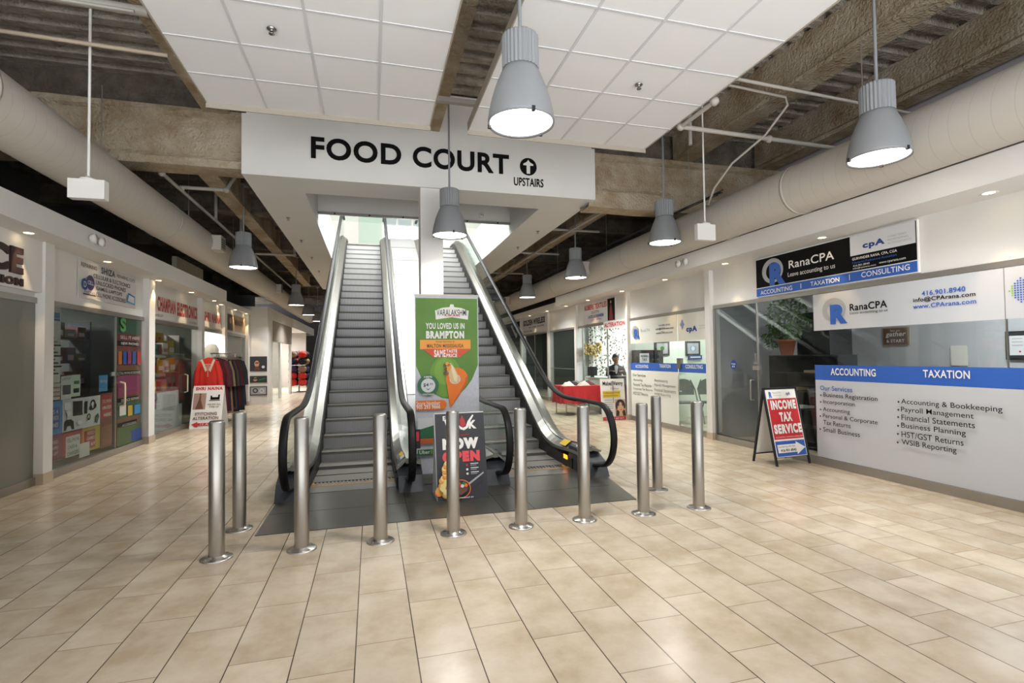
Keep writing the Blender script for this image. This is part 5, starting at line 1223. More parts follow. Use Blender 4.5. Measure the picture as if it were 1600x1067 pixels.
for k, (nm, hx) in enumerate(gc):
    t = (k+1.5)/11.5; x = -3.60+.20*t; y = 13.42+1.28*t
    garment(x, y, 1.56, 1.22+.06*(k % 3), .56, .02, mat('cloth_'+nm.replace(' ', '_'), hx, .85), f'{nm} garment hanging on the rack, {("first", "second", "third", "fourth", "fifth", "sixth", "seventh", "eighth", "ninth", "last")[k]} behind the red kurta', 'garments on the rack')
for (x, y, c_, t) in ((-4.16, 15.45, '#5d5648', 'olive dress hanging inside the bright clothes shop'), (-4.40, 15.6, '#c9c4ba', 'white dress hanging inside the bright clothes shop'), (-4.62, 15.5, '#2c2a30', 'black dress hanging inside the bright clothes shop')):
    garment(x, y, 1.95, 1.1, .40, .05, mat('cloth_'+c_[1:], c_, .85), t, None, False)

# free-standing A-frame boards ----------------------------------------------------
def a_frame(name, p_left, p_right, p_back_left, h, lean, label, frame, front, back, thick=.018, legs=True, cat='A-frame sign', board=(0.07, .99)):
    """two hinged boards; bottom corners on the floor, tops meet at height h"""
    L, Rr, K = Vector((*p_left, 0)), Vector((*p_right, 0)), Vector((*p_back_left, 0))
    u = (Rr-L).normalized(); w = (Rr-L).length; top = (L+K)/2; top.z = h; topc = top
    e = empty(name, (L+Rr)/2, label, cat)
    def face(org, nm, art, flip):
        v = (topc-org); vh = v.length; v.normalize(); uu = u if not flip else -u; o = org if not flip else org+u*w
        pm = MB(); n = uu.cross(v)
        P = lambda a, b, d=0: o+uu*a+v*b+n*d
        fr = .02 if legs else 0
        pm.slab([P(fr, vh*board[0]), P(w-fr, vh*board[0]), P(w-fr, vh*board[1]), P(fr, vh*board[1])], -n*.008, frame if not art else PW); pn = pm.build(nm, e)
        if legs:
            for a in (0, w):
                f = MB(); f.bar(P(a, 0, -.005), P(a, vh, -.005), .024, .024, frame, n); f.build('leg', e)
            f = MB(); f.bar(P(0, vh*.995, -.005), P(w, vh*.995, -.005), .024, .024, frame, n); f.bar(P(0, vh*board[0], -.005), P(w, vh*board[0], -.005), .016, .016, frame, n); f.build('crossbar', e)
        if art:
            am = MB(); B = Board(am, o, uu, v); B.o = B.o + B.n*.002; art(B, fr, vh*board[0], w-fr, vh*board[1]); am.build('artwork', pn)
        return v
    face(L, 'front_board', front, False); face(K, 'back_board', back, True)
    return e
def tax_art(B, a0, b0, a1, b1):
    w, h = a1-a0, b1-b0; X = lambda t: a0+w*t; Z = lambda t: b0+h*t
    B.rect(a0, b0, a1, b1, PW); B.rect(X(.02), Z(.255), X(.98), Z(.855), PRED); B.rect(X(.02), Z(.01), X(.98), Z(.23), PBLUE)
    B.text('R', X(.10), Z(.87), X(.2), Z(.96), PBLUE, .06); B.text('RanaCPA', X(.23), Z(.93), X(.5), Z(.96), PSILVER); B.rect(X(.23), Z(.90), X(.5), Z(.905), PSILVER); B.text('cpA', X(.66), Z(.89), X(.80), Z(.95), PNAVY, .03)
    B.text('INCOME', X(.09), Z(.69), X(.92), Z(.83), PW, .06); B.text('TAX', X(.3), Z(.51), X(.72), Z(.65), PW, .06); B.text('SERVICE', X(.05), Z(.335), X(.96), Z(.475), PW, .06)
    B.text('ACCOUNTING | TAXATION | CONSULTING', X(.05), Z(.27), X(.95), Z(.295), PPALE)
    B.poly([(X(.05), Z(.06)), (X(.66), Z(.06)), (X(.66), Z(.025)), (X(.95), Z(.12)), (X(.66), Z(.215)), (X(.66), Z(.18)), (X(.05), Z(.18))], PW)
    B.text('Gurvinder Rana, CPA, CGA', X(.08), Z(.135), X(.62), Z(.16), PDARK); B.text('416-901-8940', X(.13), Z(.075), X(.64), Z(.115), INK, .02)
def tax_back(B, a0, b0, a1, b1):
    w, h = a1-a0, b1-b0; B.rect(a0, b0, a1, b1, PW); B.rect(a0, b0+.02, a1, b0+h*.25, PRED)
    for k in range(8): B.disc(a0+w*.85, b0+h*(.32+.06*k), .008, INK, 8); B.rect(a0+w*.2, b0+h*(.31+.06*k), a0+w*.8, b0+h*(.33+.06*k), PSILVER)
ef = a_frame('sandwich_board', (5.15, 5.62), (5.72, 5.66), (5.12, 6.03), 1.02, 0, 'black framed sandwich board reading INCOME TAX SERVICE beside the glass door', BLACKM, tax_art, tax_back, board=(.11, .985))
# what shows on the inner side of the rear board
def stitch_art(B, a0, b0, a1, b1):
    w, h = a1-a0, b1-b0; X = lambda t: a0+w*t; Z = lambda t: b0+h*t
    B.rect(a0, b0, a1, b1, PW); B.text('SHRI NAINA', X(.08), Z(.89), X(.95), Z(.97), PRED, .06)
    B.rect(X(.04), Z(.44), X(.44), Z(.82), mat('print_taupe', '#a58679', .5)); B.poly([(X(.12), Z(.45)), (X(.38), Z(.45)), (X(.28), Z(.66)), (X(.27), Z(.78)), (X(.23), Z(.78)), (X(.21), Z(.66))], PBROWN); B.disc(X(.25), Z(.80), w*.03, PBROWN)
    B.poly([(X(.58), Z(.66)), (X(.88), Z(.66)), (X(.88), Z(.78)), (X(.83), Z(.78)), (X(.82), Z(.72)), (X(.64), Z(.72)), (X(.62), Z(.76)), (X(.58), Z(.76))], INK); B.rect(X(.54), Z(.635), X(.9), Z(.65), INK)
    B.text('WE DO ALL', X(.5), Z(.53), X(.93), Z(.57), PBROWN, .02); B.text('TYPE OF', X(.56), Z(.47), X(.88), Z(.51), PBROWN, .02)
    B.text('STITCHING', X(.14), Z(.30), X(.84), Z(.37), PBROWN, .03); B.text('ALTERATION', X(.08), Z(.20), X(.90), Z(.27), PBROWN, .03)
    B.poly([(X(.05), Z(.095)), (X(.25), Z(.16)), (X(.25), Z(.125)), (X(.9), Z(.125)), (X(.9), Z(.065)), (X(.25), Z(.065)), (X(.25), Z(.03))], PRED); B.text('15 A', X(.34), Z(.075), X(.6), Z(.115), PPALE, .02)
a_frame('sandwich_board', (-3.86, 12.72), (-3.24, 12.72), (-3.82, 13.2), .93, 0, 'white sandwich board for stitching and alteration beside the clothes rack', mat('board_red', '#8e2a2a', .6), stitch_art, lambda B, a0, b0, a1, b1: B.rect(a0, b0, a1, b1, PRED), legs=False, board=(.0, 1))
def wok_art(B, a0, b0, a1, b1):
    w, h = a1-a0, b1-b0; X = lambda t: a0+w*t; Z = lambda t: b0+h*t
    B.rect(a0, b0, a1, b1, PDARK)
    B.text('FIRE', X(.16), Z(.905), X(.40), Z(.96), PW, .03); B.text('W', X(.18), Z(.80), X(.42), Z(.92), PW, .05); B.text('K', X(.68), Z(.80), X(.84), Z(.90), PW, .05)
    B.poly([(X(.46), Z(.86)), (X(.50), Z(.80)), (X(.58), Z(.785)), (X(.66), Z(.81)), (X(.70), Z(.875)), (X(.79), Z(.955)), (X(.765), Z(.965)), (X(.66), Z(.89)), (X(.62), Z(.83)), (X(.56), Z(.815)), (X(.51), Z(.83))], PW)
    B.poly([(X(.50), Z(.84)), (X(.56), Z(.82)), (X(.62), Z(.85)), (X(.60), Z(.90)), (X(.55), Z(.96)), (X(.50), Z(.91))], mat('print_flame', '#b33038', .5))
    B.text('RESTAURANT', X(.4), Z(.725), X(.68), Z(.742), PRED, .02)
    B.text('NOW', X(.13), Z(.57), X(.86), Z(.70), PW, .09); B.text('OPEN', X(.12), Z(.425), X(.87), Z(.55), mat('print_coral', '#e05058', .5), .09)
    for k in range(3):
        B.disc(X(.60), Z(.385-.048*k), .013, PPALE if k else PRED, 10); B.rect(X(.67), Z(.395-.048*k), X(.83), Z(.405-.048*k), PPALE); B.rect(X(.67), Z(.377-.048*k), X(.79), Z(.384-.048*k), PSILVER)
    FL = mat('print_fire', '#e0a24a', .5); FC = mat('print_fire_pale', '#e8d590', .5)
    rf = random.Random(2)
    for k in range(26):
        t = k/25; yy = .08+.34*t; xx = .05+.12*t+rf.uniform(-.04, .10)*(1.15-t); B.disc(X(xx), Z(yy), .022+.022*(1-t), (FL, FC, PORANGE, FL)[k % 4], 16)
    for k in range(9): B.disc(X(.10+.03*rf.uniform(-1, 3)), Z(.10+.015*k), .022, FC, 14)
    B.poly([(X(.22), Z(.16)), (X(.60), Z(.20)), (X(.56), Z(.10)), (X(.44), Z(.06)), (X(.30), Z(.07))], PBROWN)
    for k in range(9): B.disc(X(.26+.035*k), Z(.17+.02*math.sin(k*2)), .018, (PORANGE, PRED, PPALE, PDGREEN)[k % 4], 10)
    B.poly([(X(.58), Z(.185)), (X(.90), Z(.30)), (X(.905), Z(.285)), (X(.60), Z(.165))], PSILVER)
    B.ring(X(.44), Z(.13), .085, .093, PORANGE, sx=1.1)
    B.text('A RESTAURANT BY', X(.3), Z(.025), X(.68), Z(.04), PPALE, .03)
a_frame('tent_sign', (.655, 5.355), (1.19, 5.36), (.645, 5.74), .90, 0, 'dark grey cardboard tent sign reading NOW OPEN before the banner', PPALE, wok_art, lambda B, a0, b0, a1, b1: B.rect(a0, b0, a1, b1, PPALE), legs=False, board=(0, 1), cat='tent sign')
tsd = [o for o in bpy.data.objects if o.name == 'tent_sign'][0]
m = MB(); m.slab([(.657, 5.37, .0), (.653, 5.72, .0), (.648, 5.545, .89)], (-.006, 0, 0), PPALE); m.build('side_gusset', tsd)

# roll-up banner -----------------------------------------------------------------
e = empty('roll_up_banner', (.95, 6.55, 0), 'tall green and white roll-up food banner before the white pillar', 'banner')
bx0, bx1, by = .525, 1.335, 6.5
m = MB(); m.box(bx0-.02, bx1+.02, by-.05, by+.12, .006, .05, ALU); m.build('base_cassette', e)
m = MB(); m.tube([(.93, by+.05, .05), (.93, by+.05, 2.28)], .012, ALU, 8); m.build('support_pole', e)
m = MB(); m.box(bx0, bx1, by, by+.004, .05, 2.285, PPALE); sh = m.build('printed_sheet', e)
m = MB(); m.box(bx0-.005, bx1+.005, by-.008, by+.012, 2.27, 2.30, ALU); m.build('top_rail', e)
am = MB(); B = Board(am, (bx0, by-.001, 0), (1, 0, 0), (0, 0, 1)); w = bx1-bx0
def by_(x, y): p_ = onY(x, y, by); return (p_[0]-bx0, p_[1])
zt_ = 2.27; SNOW = mat('print_snow', '#c9cbd4', .55, var=.06, vscale=30)
B.rect(0, .85, w, zt_, SNOW); B.rect(0, .05, w, .85, SNOW)
GRN = mat('print_leaf_green', '#5d8a2f', .5, var=.14, vscale=2.5); GR2 = mat('print_bright_green', '#86b03c', .5)
q = by_(700, 612)[1]; pts = [(.012, zt_-.02), (.012, by_(645, 572)[1])]
for k in range(11):
    t = k/10; pts.append((.012+(w-.024)*t, by_(648, 572)[1]-.42*math.sin(PI*t)**.7))
pts += [(w-.012, zt_-.02)]; B.poly(pts, GRN)
B.disc(*by_(696, 588), .20, mat('print_mid_green', '#6c9a33', .5), 36, .26); B.disc(*by_(695, 580), .13, mat('print_light_green', '#7ba73a', .5), 32, .17)
c = by_(706, 489); B.poly([(c[0]-.205, c[1]-.085), (c[0]-.215, c[1]+.03), (c[0]-.12, c[1]+.065), (c[0]-.03, c[1]+.075), (c[0]-.02, c[1]+.11), (c[0]+.02, c[1]+.11), (c[0]+.03, c[1]+.075), (c[0]+.12, c[1]+.065), (c[0]+.215, c[1]+.03), (c[0]+.205, c[1]-.085), (c[0], c[1]-.055)], PW)
B.text('VARALAKSHMI', c[0]-.195, c[1]-.035, c[0]+.195, c[1]+.045, PDARK, .01); B.text('VEGETARIAN', c[0]-.10, c[1]-.052, c[0]+.10, c[1]-.022+.0, PRED, .0)
def bt(t, x0, yt, yb, x1, m_, bold):
    p0, p1 = by_(x0, yt), by_(x1, yb); B.text(t, p0[0], p1[1], p1[0], p0[1], m_, bold)
bt('YOU LOVED US IN', 665, 504.5, 514, 725.5, PW, .03); bt('BRAMPTON', 665.5, 517, 529, 725, PW, .06)
p0, p1 = by_(656, 531), by_(735, 545); B.rect(p0[0], p1[1], p1[0], p0[1], PAMBER); bt('Now Serving in', 681, 532.5, 536, 710, PBROWN, .01); bt('MALTON MISSISSAUGA', 667, 537.5, 543, 724, PBROWN, .03)
p = [by_(661, 545), by_(735, 545), by_(718, 558), by_(676, 558)]; B.poly([p[0], p[3], p[2], p[1]], mat('print_red_orange', '#d8532a', .5)); bt('SAME', 678, 546.5, 558, 696, PW, .04); bt('TASTE', 697, 546, 551, 714, PW, .03); bt('PRICE', 697, 552.5, 558, 714, PW, .03)
# orange pin with a roll in it
P_ = lambda L_: [by_(*t) for t in L_]
pc_ = by_(713.5, 592); pr_ = .142; tip = by_(703, 638); pinp = [tip]
for k in range(25):
    t = math.radians(205-230*k/24); pinp.append((pc_[0]+pr_*math.cos(t), pc_[1]+pr_*1.02*math.sin(t)))
B.poly(pinp, PORANGE)
B.poly([tip]+[(pc_[0]+pr_*math.cos(math.radians(t)), pc_[1]+pr_*1.02*math.sin(math.radians(t))) for t in (-25, -12, 2, 16)]+[(pc_[0]+pr_*.78*math.cos(math.radians(t)), pc_[1]+pr_*.8*math.sin(math.radians(t))) for t in (5, -15, -35)], mat('print_burnt_orange', '#d0631a', .5))
B.disc(pc_[0]-.025, pc_[1]+.0, .070, PPALE, 28, .062); B.disc(pc_[0]-.025, pc_[1]+.004, .060, mat('print_sand_orange', '#d98a3a', .5), 28, .052)
ROLL = mat('print_roll', '#dcbf8c', .5); rv = [(697, 569), (704, 567), (711, 577), (717, 590), (717, 597), (711, 600), (704, 595), (699, 583)]
B.poly(P_(rv), ROLL); B.poly(P_([(703, 570), (707, 571), (714, 588), (713, 597), (709, 594)]), mat('print_roll_light', '#eddcb8', .5))
for k, t in enumerate(((695, 571), (698, 568), (701, 571), (696, 577), (700, 577), (698, 583), (695, 583), (702, 574))): B.disc(*by_(*t), .022, (PBROWN, PAMBER, mat('print_filling', '#9a6a35', .5))[k % 3], 12)
c = by_(668.5, 602); B.disc(c[0], c[1], .133, PDGREEN); B.disc(c[0], c[1], .088, PPALE); B.text('$4', c[0]-.06, c[1]-.02, c[0]+.005, c[1]+.03, PDARK, .02); B.text('.99', c[0]+.01, c[1]+.0, c[0]+.06, c[1]+.03, PDARK); B.text('100%', c[0]-.05, c[1]+.095, c[0]+.05, c[1]+.12, PW, .02); B.text('VEGETARIAN', c[0]-.07, c[1]-.122, c[0]+.07, c[1]-.10, PW, .01)
B.poly([(c[0]-.03, c[1]-.03), (c[0], c[1]-.06), (c[0]+.03, c[1]-.03), (c[0], c[1]-.045)], PDGREEN)
p0, p1 = by_(645, 626), by_(690, 639); B.rect(0, p1[1], p1[0], p0[1], PORANGE); B.disc(p1[0], (p0[1]+p1[1])/2, (p0[1]-p1[1])/2, PORANGE); bt('Store Number', 650, 627, 631.5, 687, PW, .01); bt('905 293 9666', 650, 632.5, 637.5, 687, PW, .03)
B.rect(.02, .60, w, .75, PPALE); B.poly([(.02, .50), (w-.02, .50), (w-.02, .64), (w*.6, .60), (w*.3, .66), (.02, .60)], PDGREEN); B.rect(.02, .43, w-.02, .495, mat('print_rust', '#c2642f', .5)); B.text('ORDER NOW ON', w*.3, .45, w*.7, .48, PPALE); B.rect(.02, .29, w-.02, .36, PDGREEN); B.text('Uber', .04, .305, .17, .35, PW, .01); B.text('Eats', .18, .305, .30, .35, PLIME, .01)
am.build('artwork', sh)

# ------------------------------------------------------------------ by the alteration shop
RC = mat('red_tablecloth', '#a51c22', .8, var=.08, vscale=8)
e = empty('folding_table', (5.15, 12.35, 0), 'small folding table hidden under the red cloth', 'table')
m = MB(); m.box(4.62, 5.66, 11.95, 12.75, .70, .73, PPALE); m.build('table_top', e)
for x in (4.68, 5.6):
    for y in (12.0, 12.7):
        m = MB(); m.tube([(x, y, 0), (x, y, .7)], .014, STEELD, 8); m.build('leg', e)
m = MB(); vs = []; fs = []; ring = []
peri = []
for k in range(30): peri.append((4.60+1.08*k/30, 11.93))
for k in range(22): peri.append((5.68, 11.93+.84*k/22))
for k in range(30): peri.append((5.68-1.08*k/30, 12.77))
for k in range(22): peri.append((4.60, 12.77-.84*k/22))
n = len(peri)
for lv, (z, ex) in enumerate(((.735, 0), (.70, .012), (.5, .02), (.30, .03))):
    for k, (x, y) in enumerate(peri):
        f = ex*(1+.9*math.sin(k*.9))*(1 if lv > 1 else .4); cx, cy = 5.14, 12.35; d = Vector((x-cx, y-cy, 0)).normalized(); vs.append((x+d.x*f, y+d.y*f, z+(.015*math.sin(k*.5) if lv == 3 else 0)))
for lv in range(3):
    for k in range(n): fs.append((lv*n+k, lv*n+(k+1) % n, (lv+1)*n+(k+1) % n, (lv+1)*n+k))
fs.append(tuple(range(n))); m.add(vs, fs, RC, False); tag(m.build('tablecloth', None, (5.14, 12.35, .73)), 'bright red cloth draped over the table by the alteration shop', 'tablecloth')
rnd = random.Random(8)
for k, (x, y, c_, nm) in enumerate(((4.8, 12.15, '#cfc8bb', 'cream'), (5.0, 12.3, '#2a2a2e', 'black'), (5.2, 12.1, '#b9b2a6', 'grey'), (5.42, 12.25, '#5a2e2c', 'maroon'), (5.5, 12.5, '#1f2024', 'charcoal'), (5.15, 12.5, '#7a7266', 'taupe'))):
    m = MB(); vs = []; fs = []; N_ = 12
    for i in range(N_+1):
        for j in range(N_+1):
            u_, v_ = i/N_*2-1, j/N_*2-1; zz = .738+.10*max(0, 1-(abs(u_)**2.5))*max(0, 1-abs(v_)**2.5)*(1+.35*noise.noise(Vector((u_*2+k, v_*2, k*3.1)))); vs.append((x+u_*.15, y+v_*.12, zz))
    for i in range(N_):
        for j in range(N_): b_ = i*(N_+1)+j; fs.append((b_, b_+1, b_+N_+2, b_+N_+1))
    m.add(vs, fs, mat('cloth_'+c_[1:], c_, .9), True); tag(m.build('folded_garment', None, (x, y, .74)), f'crumpled {nm} garment lying on the red tablecloth', 'garment', 'garments on the red table')
# leaning poster board
e = empty('poster_board', (5.4, 10.72, 0), 'white portrait poster board with woman in jewellery standing before the pillar', 'poster board')
m = MB(); x0, x1 = 5.06, 5.66; bz = .95
def mt(a, b, d=0): return (x0+a, 10.72+b*.10-d, b)
m.slab([mt(0, .0), mt(x1-x0, .0), mt(x1-x0, bz), mt(0, bz)], (0, .02, 0), PW); pb = m.build('board', e)
am = MB(); vv = Vector((0, .10, 1)).normalized(); B = Board(am, (x0, 10.718, 0), (1, 0, 0), vv); w, h = x1-x0, bz
B.rect(.005, .005, w-.005, h, PW); B.rect(.01, .01, w-.01, .09, PRED); B.text('CALL 647 607 9675', .08, .03, w-.06, .07, PPALE, .02); B.text('Mabel Vanny', .05, h-.17, w-.04, h-.05, INK, .03); B.text('Fashion', .25, h-.24, .45, h-.20, PMAG)
B.rect(.04, h-.42, w*.8, h-.27, PYEL); B.text('Professional & Bridal', .06, h-.33, w*.76, h-.29, PBROWN, .01); B.text('Stitching & Alteration', .06, h-.40, w*.70, h-.36, PBROWN, .01)
for k in range(5): B.rect(.07, h-.49-.045*k, .28, h-.475-.045*k, PSILVER)
HAIRP = mat('print_hair', '#2b1c18', .5); FACE = mat('print_face', '#d3a98c', .5)
B.rect(w*.54, .10, w-.01, .48, mat('print_sand', '#b99f8c', .5)); B.disc(w*.765, .33, .125, HAIRP, ry=.15); B.poly([(w*.56, .10), (w*.60, .30), (w*.93, .30), (w*.98, .10)], HAIRP); B.poly([(w*.68, .10), (w*.71, .20), (w*.82, .20), (w*.86, .10)], FACE)
B.disc(w*.765, .305, .078, FACE, ry=.118); B.poly([(w*.765, .455), (w*.64, .36), (w*.66, .30), (w*.72, .40), (w*.765, .425), (w*.81, .40), (w*.87, .30), (w*.89, .36)], HAIRP)
for s_ in (-1, 1): B.disc(w*.765+s_*.03, .325, .017, PW, 12, .008); B.disc(w*.765+s_*.03, .325, .008, INK, 10); B.poly([(w*.765+s_*.012, .338), (w*.765+s_*.05, .345), (w*.765+s_*.052, .338), (w*.765+s_*.03, .334)], HAIRP); B.poly([(w*.765+s_*.010, .352), (w*.765+s_*.055, .36), (w*.765+s_*.03, .366)], HAIRP); B.disc(w*.765+s_*.082, .25, .014, PAMBER, 10, .025)
B.poly([(w*.765-.008, .275), (w*.765+.008, .275), (w*.765, .31)], mat('print_shade_skin', '#b98b70', .5)); B.disc(w*.765, .243, .024, PRED, 12, .010); B.disc(w*.765, .40, .010, PAMBER, 10); B.poly([(w*.70, .16), (w*.765, .12), (w*.83, .16), (w*.765, .10)], PAMBER)
B.poly([(.10, .12), (.24, .12), (.24, .20), (.20, .20), (.19, .16), (.13, .16), (.12, .19), (.10, .19)], INK); am.build('artwork', pb)
m = MB(); m.bar((5.36, 10.74, .0), (5.36, 10.80, .9), .02, .02, ALU); m.build('rear_strut', e)

# ---- seated person behind the counter
def skin_body(name, joints, edges, radii, m, root=0, lev=2):
    me = bpy.data.meshes.new(name); me.from_pydata(joints, edges, []); o = bpy.data.objects.new(name, me); COL.objects.link(o)
    sk = o.modifiers.new('skin', 'SKIN'); sk.use_smooth_shade = True
    for i, r in enumerate(radii):
        v = me.skin_vertices[0].data[i]; v.radius = r if isinstance(r, tuple) else (r, r); v.use_root = (i == root)
    o.modifiers.new('sub', 'SUBSURF').levels = lev; o.modifiers['sub'].render_levels = lev
    me.materials.append(m); return o
def person(X0, Y0):
    X = Y = 0
    # local: faces -X (towards the hall), sitting on a stool, forearms on the counter
    SK = mat('skin_brown', '#8d6450', .6); HAIR = mat('hair_black', '#131112', .5); JK = mat('dark_jacket', '#23242b', .8); SHT = mat('white_shirt', '#cfd0d4', .7)
    f_ = lambda f, s: -f
    g_ = lambda f, s: s
    P = lambda f, s, z: (f_(f, s), g_(f, s), z)
    J = [P(0, 0, .62), P(0, 0, .80), P(.02, 0, 1.0), P(.03, 0, 1.16), P(.04, 0, 1.24), P(.06, 0, 1.31),
         P(.03, .17, 1.14), P(.10, .24, .95), P(.30, .17, .95+.12), P(.40, .10, 1.075),
         P(.03, -.17, 1.14), P(.10, -.24, .95), P(.30, -.17, .95+.12), P(.40, -.10, 1.075),
         P(.22, .10, .60), P(.42, .11, .56), P(.42, .11, .12), P(.50, .11, .05), P(.22, -.10, .60), P(.42, -.11, .56), P(.42, -.11, .12), P(.50, -.11, .05)]
    E_ = [(0, 1), (1, 2), (2, 3), (3, 4), (4, 5), (3, 6), (6, 7), (7, 8), (8, 9), (3, 10), (10, 11), (11, 12), (12, 13), (0, 14), (14, 15), (15, 16), (16, 17), (0, 18), (18, 19), (19, 20), (20, 21)]
    r = [(.13, .15), (.12, .15), (.13, .16), (.10, .13), .055, .05, .07, .05, .04, .03, .07, .05, .04, .03, .085, .065, .045, .035, .085, .065, .045, .035]
    o = skin_body('person', J, E_, r, JK)
    tag(o, 'dark haired person in a dark jacket seated behind the alteration shop counter', 'person')
    hd = MB(); prof = []
    n, k = 20, 14; vs = []; fs = []
    for i in range(k+1):
        t = i/k; z = -.125+.25*t; rr = math.sqrt(max(0, 1-((t-.55)/.56)**2)) if t > .02 else .1
        jaw = .80+.2*min(1, t*2)
        for j in range(n):
            a = 2*PI*j/n; f = math.cos(a); s_ = math.sin(a); rad_f = .098*rr*jaw; rad_s = .076*rr*jaw
            d = rad_f*f
            if f > .9 and .38 < t < .56: d += .016*(1-abs(t-.44)/.12)       # nose
            vs.append((X-.075-d, Y+rad_s*s_, 1.395+z))
    for i in range(k):
        for j in range(n): fs.append((i*n+j, i*n+(j+1) % n, (i+1)*n+(j+1) % n, (i+1)*n+j))
    hd.add(vs, fs, SK, True)
    for s_ in (-1, 1): hd.ball((X-.07, Y+s_*.077, 1.39), .018, .012, .03, SK, 8, 6)
    hd.tube([(X-.05, Y, 1.20), (X-.065, Y, 1.31)], .055, SK, 12)
    for s_ in (-1, 1): hd.ball((X-.165, Y+s_*.032, 1.407), .008, .014, .007, PW, 8, 6); hd.ball((X-.171, Y+s_*.032, 1.407), .005, .006, .006, INK, 8, 6); hd.box(X-.170, X-.160, Y+s_*.032-.02, Y+s_*.032+.02, 1.424, 1.431, HAIR)
    hd.ball((X-.158, Y, 1.335), .008, .024, .006, mat('lip', '#7a4640', .6), 10, 6); ho = hd.build('head', o)
    hb = MB(); hb.ball((X-.055, Y, 1.46), .115, .092, .085, HAIR, 18, 10); hb.ball((X-.005, Y, 1.40), .075, .088, .10, HAIR, 14, 8); hb.build('hair', ho)
    sb = MB(); sb.add([(X-.135, Y-.045, 1.20), (X-.155, Y-.012, 1.0), (X-.155, Y+.012, 1.0), (X-.135, Y+.045, 1.20), (X-.11, Y, 1.235)], [(0, 1, 2, 3, 4)], SHT); sb.slab([(X-.14, Y-.05, 1.2), (X-.16, Y-.02, 1.02), (X-.16, Y+.02, 1.02), (X-.14, Y+.05, 1.2)], (.05, 0, 0), SHT); sb.build('shirt_front', o)
    for s_ in (1, -1):
        h = MB(); c = Vector((X-.42, Y+s_*.095, 1.082)); h.ball(tuple(c), .045, .036, .016, SK, 12, 6)
        for q in range(4):
            L_ = (.062, .072, .068, .052)[q]; y_ = c.y+(-.026+.0175*q); h.tube([(c.x-.03, y_, c.z+.004), (c.x-.03-L_*.55, y_, c.z+.008), (c.x-.03-L_, y_, c.z-.006)], [.0085, .008, .006], SK, 8)
        h.tube([(c.x+.012, c.y-s_*.03, c.z), (c.x-.012, c.y-s_*.05, c.z+.002), (c.x-.035, c.y-s_*.052, c.z-.004)], [.010, .009, .007], SK, 8); h.build('hand', o)
    st = empty('stool', (X, Y, 0), 'dark stool under the seated person', 'stool'); m = MB(); m.lathe([(.001, .45), (.17, .45), (.17, .49), (.001, .49)], BLACKM, (X, Y, 0), 20); m.build('seat', st)
    o.location = (X0, Y0, 0); o.rotation_euler.z = PI/2-.35; st.location = (X0, Y0, 0)
    for a in range(4): m = MB(); m.tube([(X+.12*math.cos(a*PI/2+.8), Y+.12*math.sin(a*PI/2+.8), .45), (X+.18*math.cos(a*PI/2+.8), Y+.18*math.sin(a*PI/2+.8), 0)], .012, STEELD, 8); lg = m.build('leg', st); lg.location = (0, 0, 0)
person(onY(962, 580, 12.45)[0], 12.45)

# ------------------------------------------------------------------ poster pillar and far shops on the left
pp = MB(); pp.box(-5.9, -3.36, 18.75, 19.6, 0, 2.9, WHITE); pp.box(-5.9, -3.36, 18.70, 24.4, 2.9, 3.28, WHITE); struct(pp, 'pillar_2')
def pillar_poster(x0, y0, x1, y1, label, art, k):
    a0, zt = onY(x0, y0, 18.72); a1, _ = onY(x1, y0, 18.72); zb = onY(x0, y1, 18.72)[1]
    m = MB(); m.box(a0, a1, 18.735, 18.748, zb, zt, PDARK); B = Board(m, (0, 18.735, 0), (1, 0, 0), (0, 0, 1)); art(B, a0+.03, zb+.03, a1-.03, zt-.03)
    tag(m.build('wall_poster', None, ((a0+a1)/2, 18.74, (zt+zb)/2)), label, 'poster')
def pa(B, a0, b0, a1, b1):
    w, h = a1-a0, b1-b0; B.rect(a0, b0, a1, b1, PDARK); B.disc(a0+.4*w, b0+.5*h, .16*w, PSKIN, ry=.25*h); B.poly([(a0+.2*w, b0), (a0+.3*w, b0+.3*h), (a0+.52*w, b0+.3*h), (a0+.62*w, b0)], PBROWN); B.disc(a0+.82*w, b0+.25*h, .1*w, PPALE); B.rect(a0+.3*w, b0+.53*h, a0+.52*w, b0+.6*h, INK)
def pb_(B, a0, b0, a1, b1):
    w, h = a1-a0, b1-b0; B.rect(a0, b0, a1, b1, PDARK); B.disc(a0+.3*w, b0+.5*h, .14*w, PSKIN, ry=.4*h); B.rect(a0+.14*w, b0+.5*h, a0+.46*w, b0+.7*h, INK); B.poly([(a0+.55*w, b0+.2*h), (a0+.95*w, b0+.5*h), (a0+.95*w, b0+.8*h), (a0+.55*w, b0+.5*h)], PDGREEN)
def pc(B, a0, b0, a1, b1):
    w, h = a1-a0, b1-b0; B.rect(a0, b0, a1, b1, PSILVER); B.ring(a0+.3*w, b0+.55*h, .10*w, .17*w, PDARK); B.ring(a0+.72*w, b0+.5*h, .1*w, .16*w, PPALE)
pillar_poster(390, 557, 417, 580, 'topmost dark portrait poster on the white pillar', pa, 0)
pillar_poster(390, 587.5, 417, 598, 'narrow middle portrait poster on the white pillar', pb_, 1)
pillar_poster(390, 604, 417, 618, 'lowest grey spectacles poster on the white pillar', pc, 2)
fl = MB(); fl.box(-3.5, -3.40, 19.6, 24.4, 2.15, 2.9, mat('far_fascia', '#a39a90', .6)); fl.box(-3.5, -3.42, 21.6, 21.9, 0, 2.9, WHITE); fl.box(-3.5, -3.42, 24.2, 24.5, 0, 2.9, WHITE); fl.box(-6, -5.9, 19, 33, 0, 3, WHITE); fl.box(-6, -3.4, 29.5, 29.6, 0, 3, mat('far_fascia')); struct(fl, 'wall_left_far')
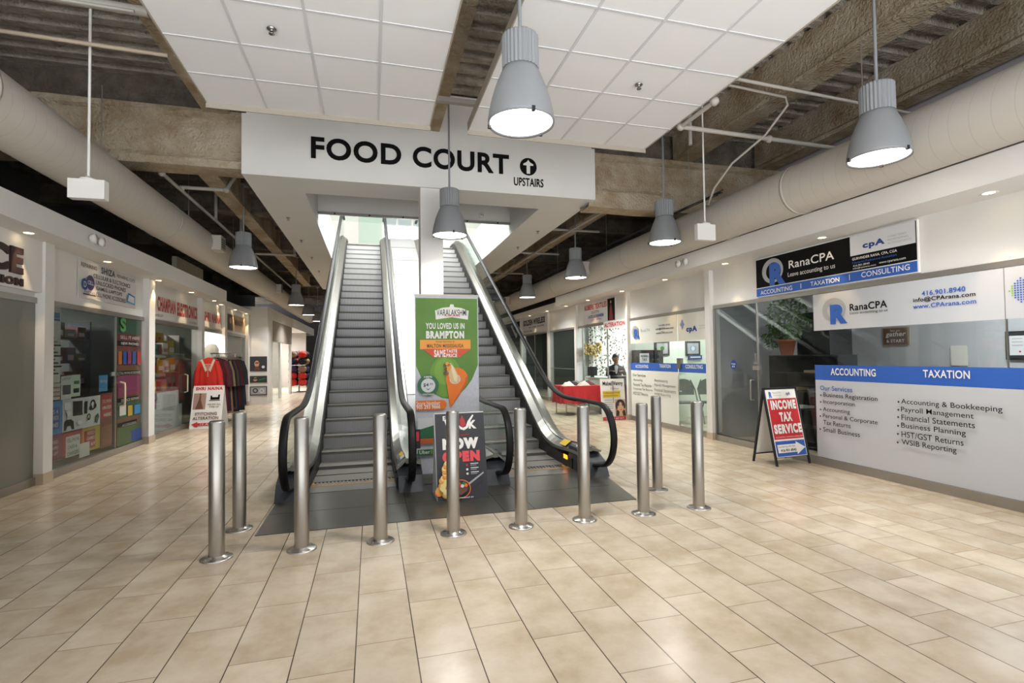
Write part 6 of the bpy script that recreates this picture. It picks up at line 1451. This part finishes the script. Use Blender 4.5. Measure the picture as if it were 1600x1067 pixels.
w12 = tag(pane(-3.46, 19.6, 21.6, .0, 2.15, GLASS, 'window_12'), kind='structure')
room_lamp(-4.6, 20.6, 2.75, .5, 1.4, 28, 'warm ceiling light behind the poster pillar', (1, .9, .8)); room_lamp(-4.6, 26.9, 2.7, 1.0, 2.6, 260, 'bright ceiling light in the far left shop')
e = empty('cap_stand', (-3.2, 25.2, 0), 'red and dark caps heaped on a stand at the far left shop', 'display stand')
m = MB(); m.tube([(-3.2, 25.2, 0), (-3.2, 25.2, 1.9)], .03, STEELD, 8); m.lathe([(.3, 0), (.3, .03), (.03, .05)], STEELD, (-3.2, 25.2, 0), 16); m.build('stand_pole', e)
rnd = random.Random(4)
cols = [('red', '#c02a22'), ('navy', '#22264a'), ('black', '#17161a'), ('purple', '#43305c'), ('tan', '#8c7456')]
q_ = 0
for z in (.45, .75, 1.05, 1.4, 1.7):
    for a in range(4):
        nm, hx = cols[(q_*3+a) % 5] if z > .8 else cols[(1, 2, 0, 0)[a]]; x = -3.2+.3*math.cos(a*1.57+.6); y = 25.2+.3*math.sin(a*1.57+.6)
        m = MB(); mm = mat('cap_'+nm, hx, .8); m.ball((x, y, z), .19, .19, .17, mm, 12, 8); m.box(x-.13, x+.13, y-.30, y-.12, z-.06, z-.03, mm)
        tag(m.build('cap', None, (x, y, z)), f'{nm} cap on the {("lowest", "second", "third", "fourth", "top")[int(q_)]} tier of the far cap stand', 'cap', f'{nm} caps on the {("lowest", "second", "third", "fourth", "top")[int(q_)]} tier')
    q_ += 1
e = empty('wall_shelf', (-5.2, 26.5, 0), 'white shelves of pale goods glowing in the far left shop', 'shelf')
for z in (.5, .95, 1.4, 1.85): m = MB(); m.box(-5.88, -5.5, 24.6, 29.4, z, z+.03, WHITE2); m.build('shelf', e)
e = empty('round_sign', (-3.3, 24.25, 1.7), 'round glowing white sign hanging inside the far left window', 'sign'); m = MB(); m.ball((-4.3, 20.9, 1.85), .22, .05, .26, mat('globe_glow', '#ffffff', .5, emit='#ffe9c8', estr=2.5), 16, 10); m.build('globe', e)
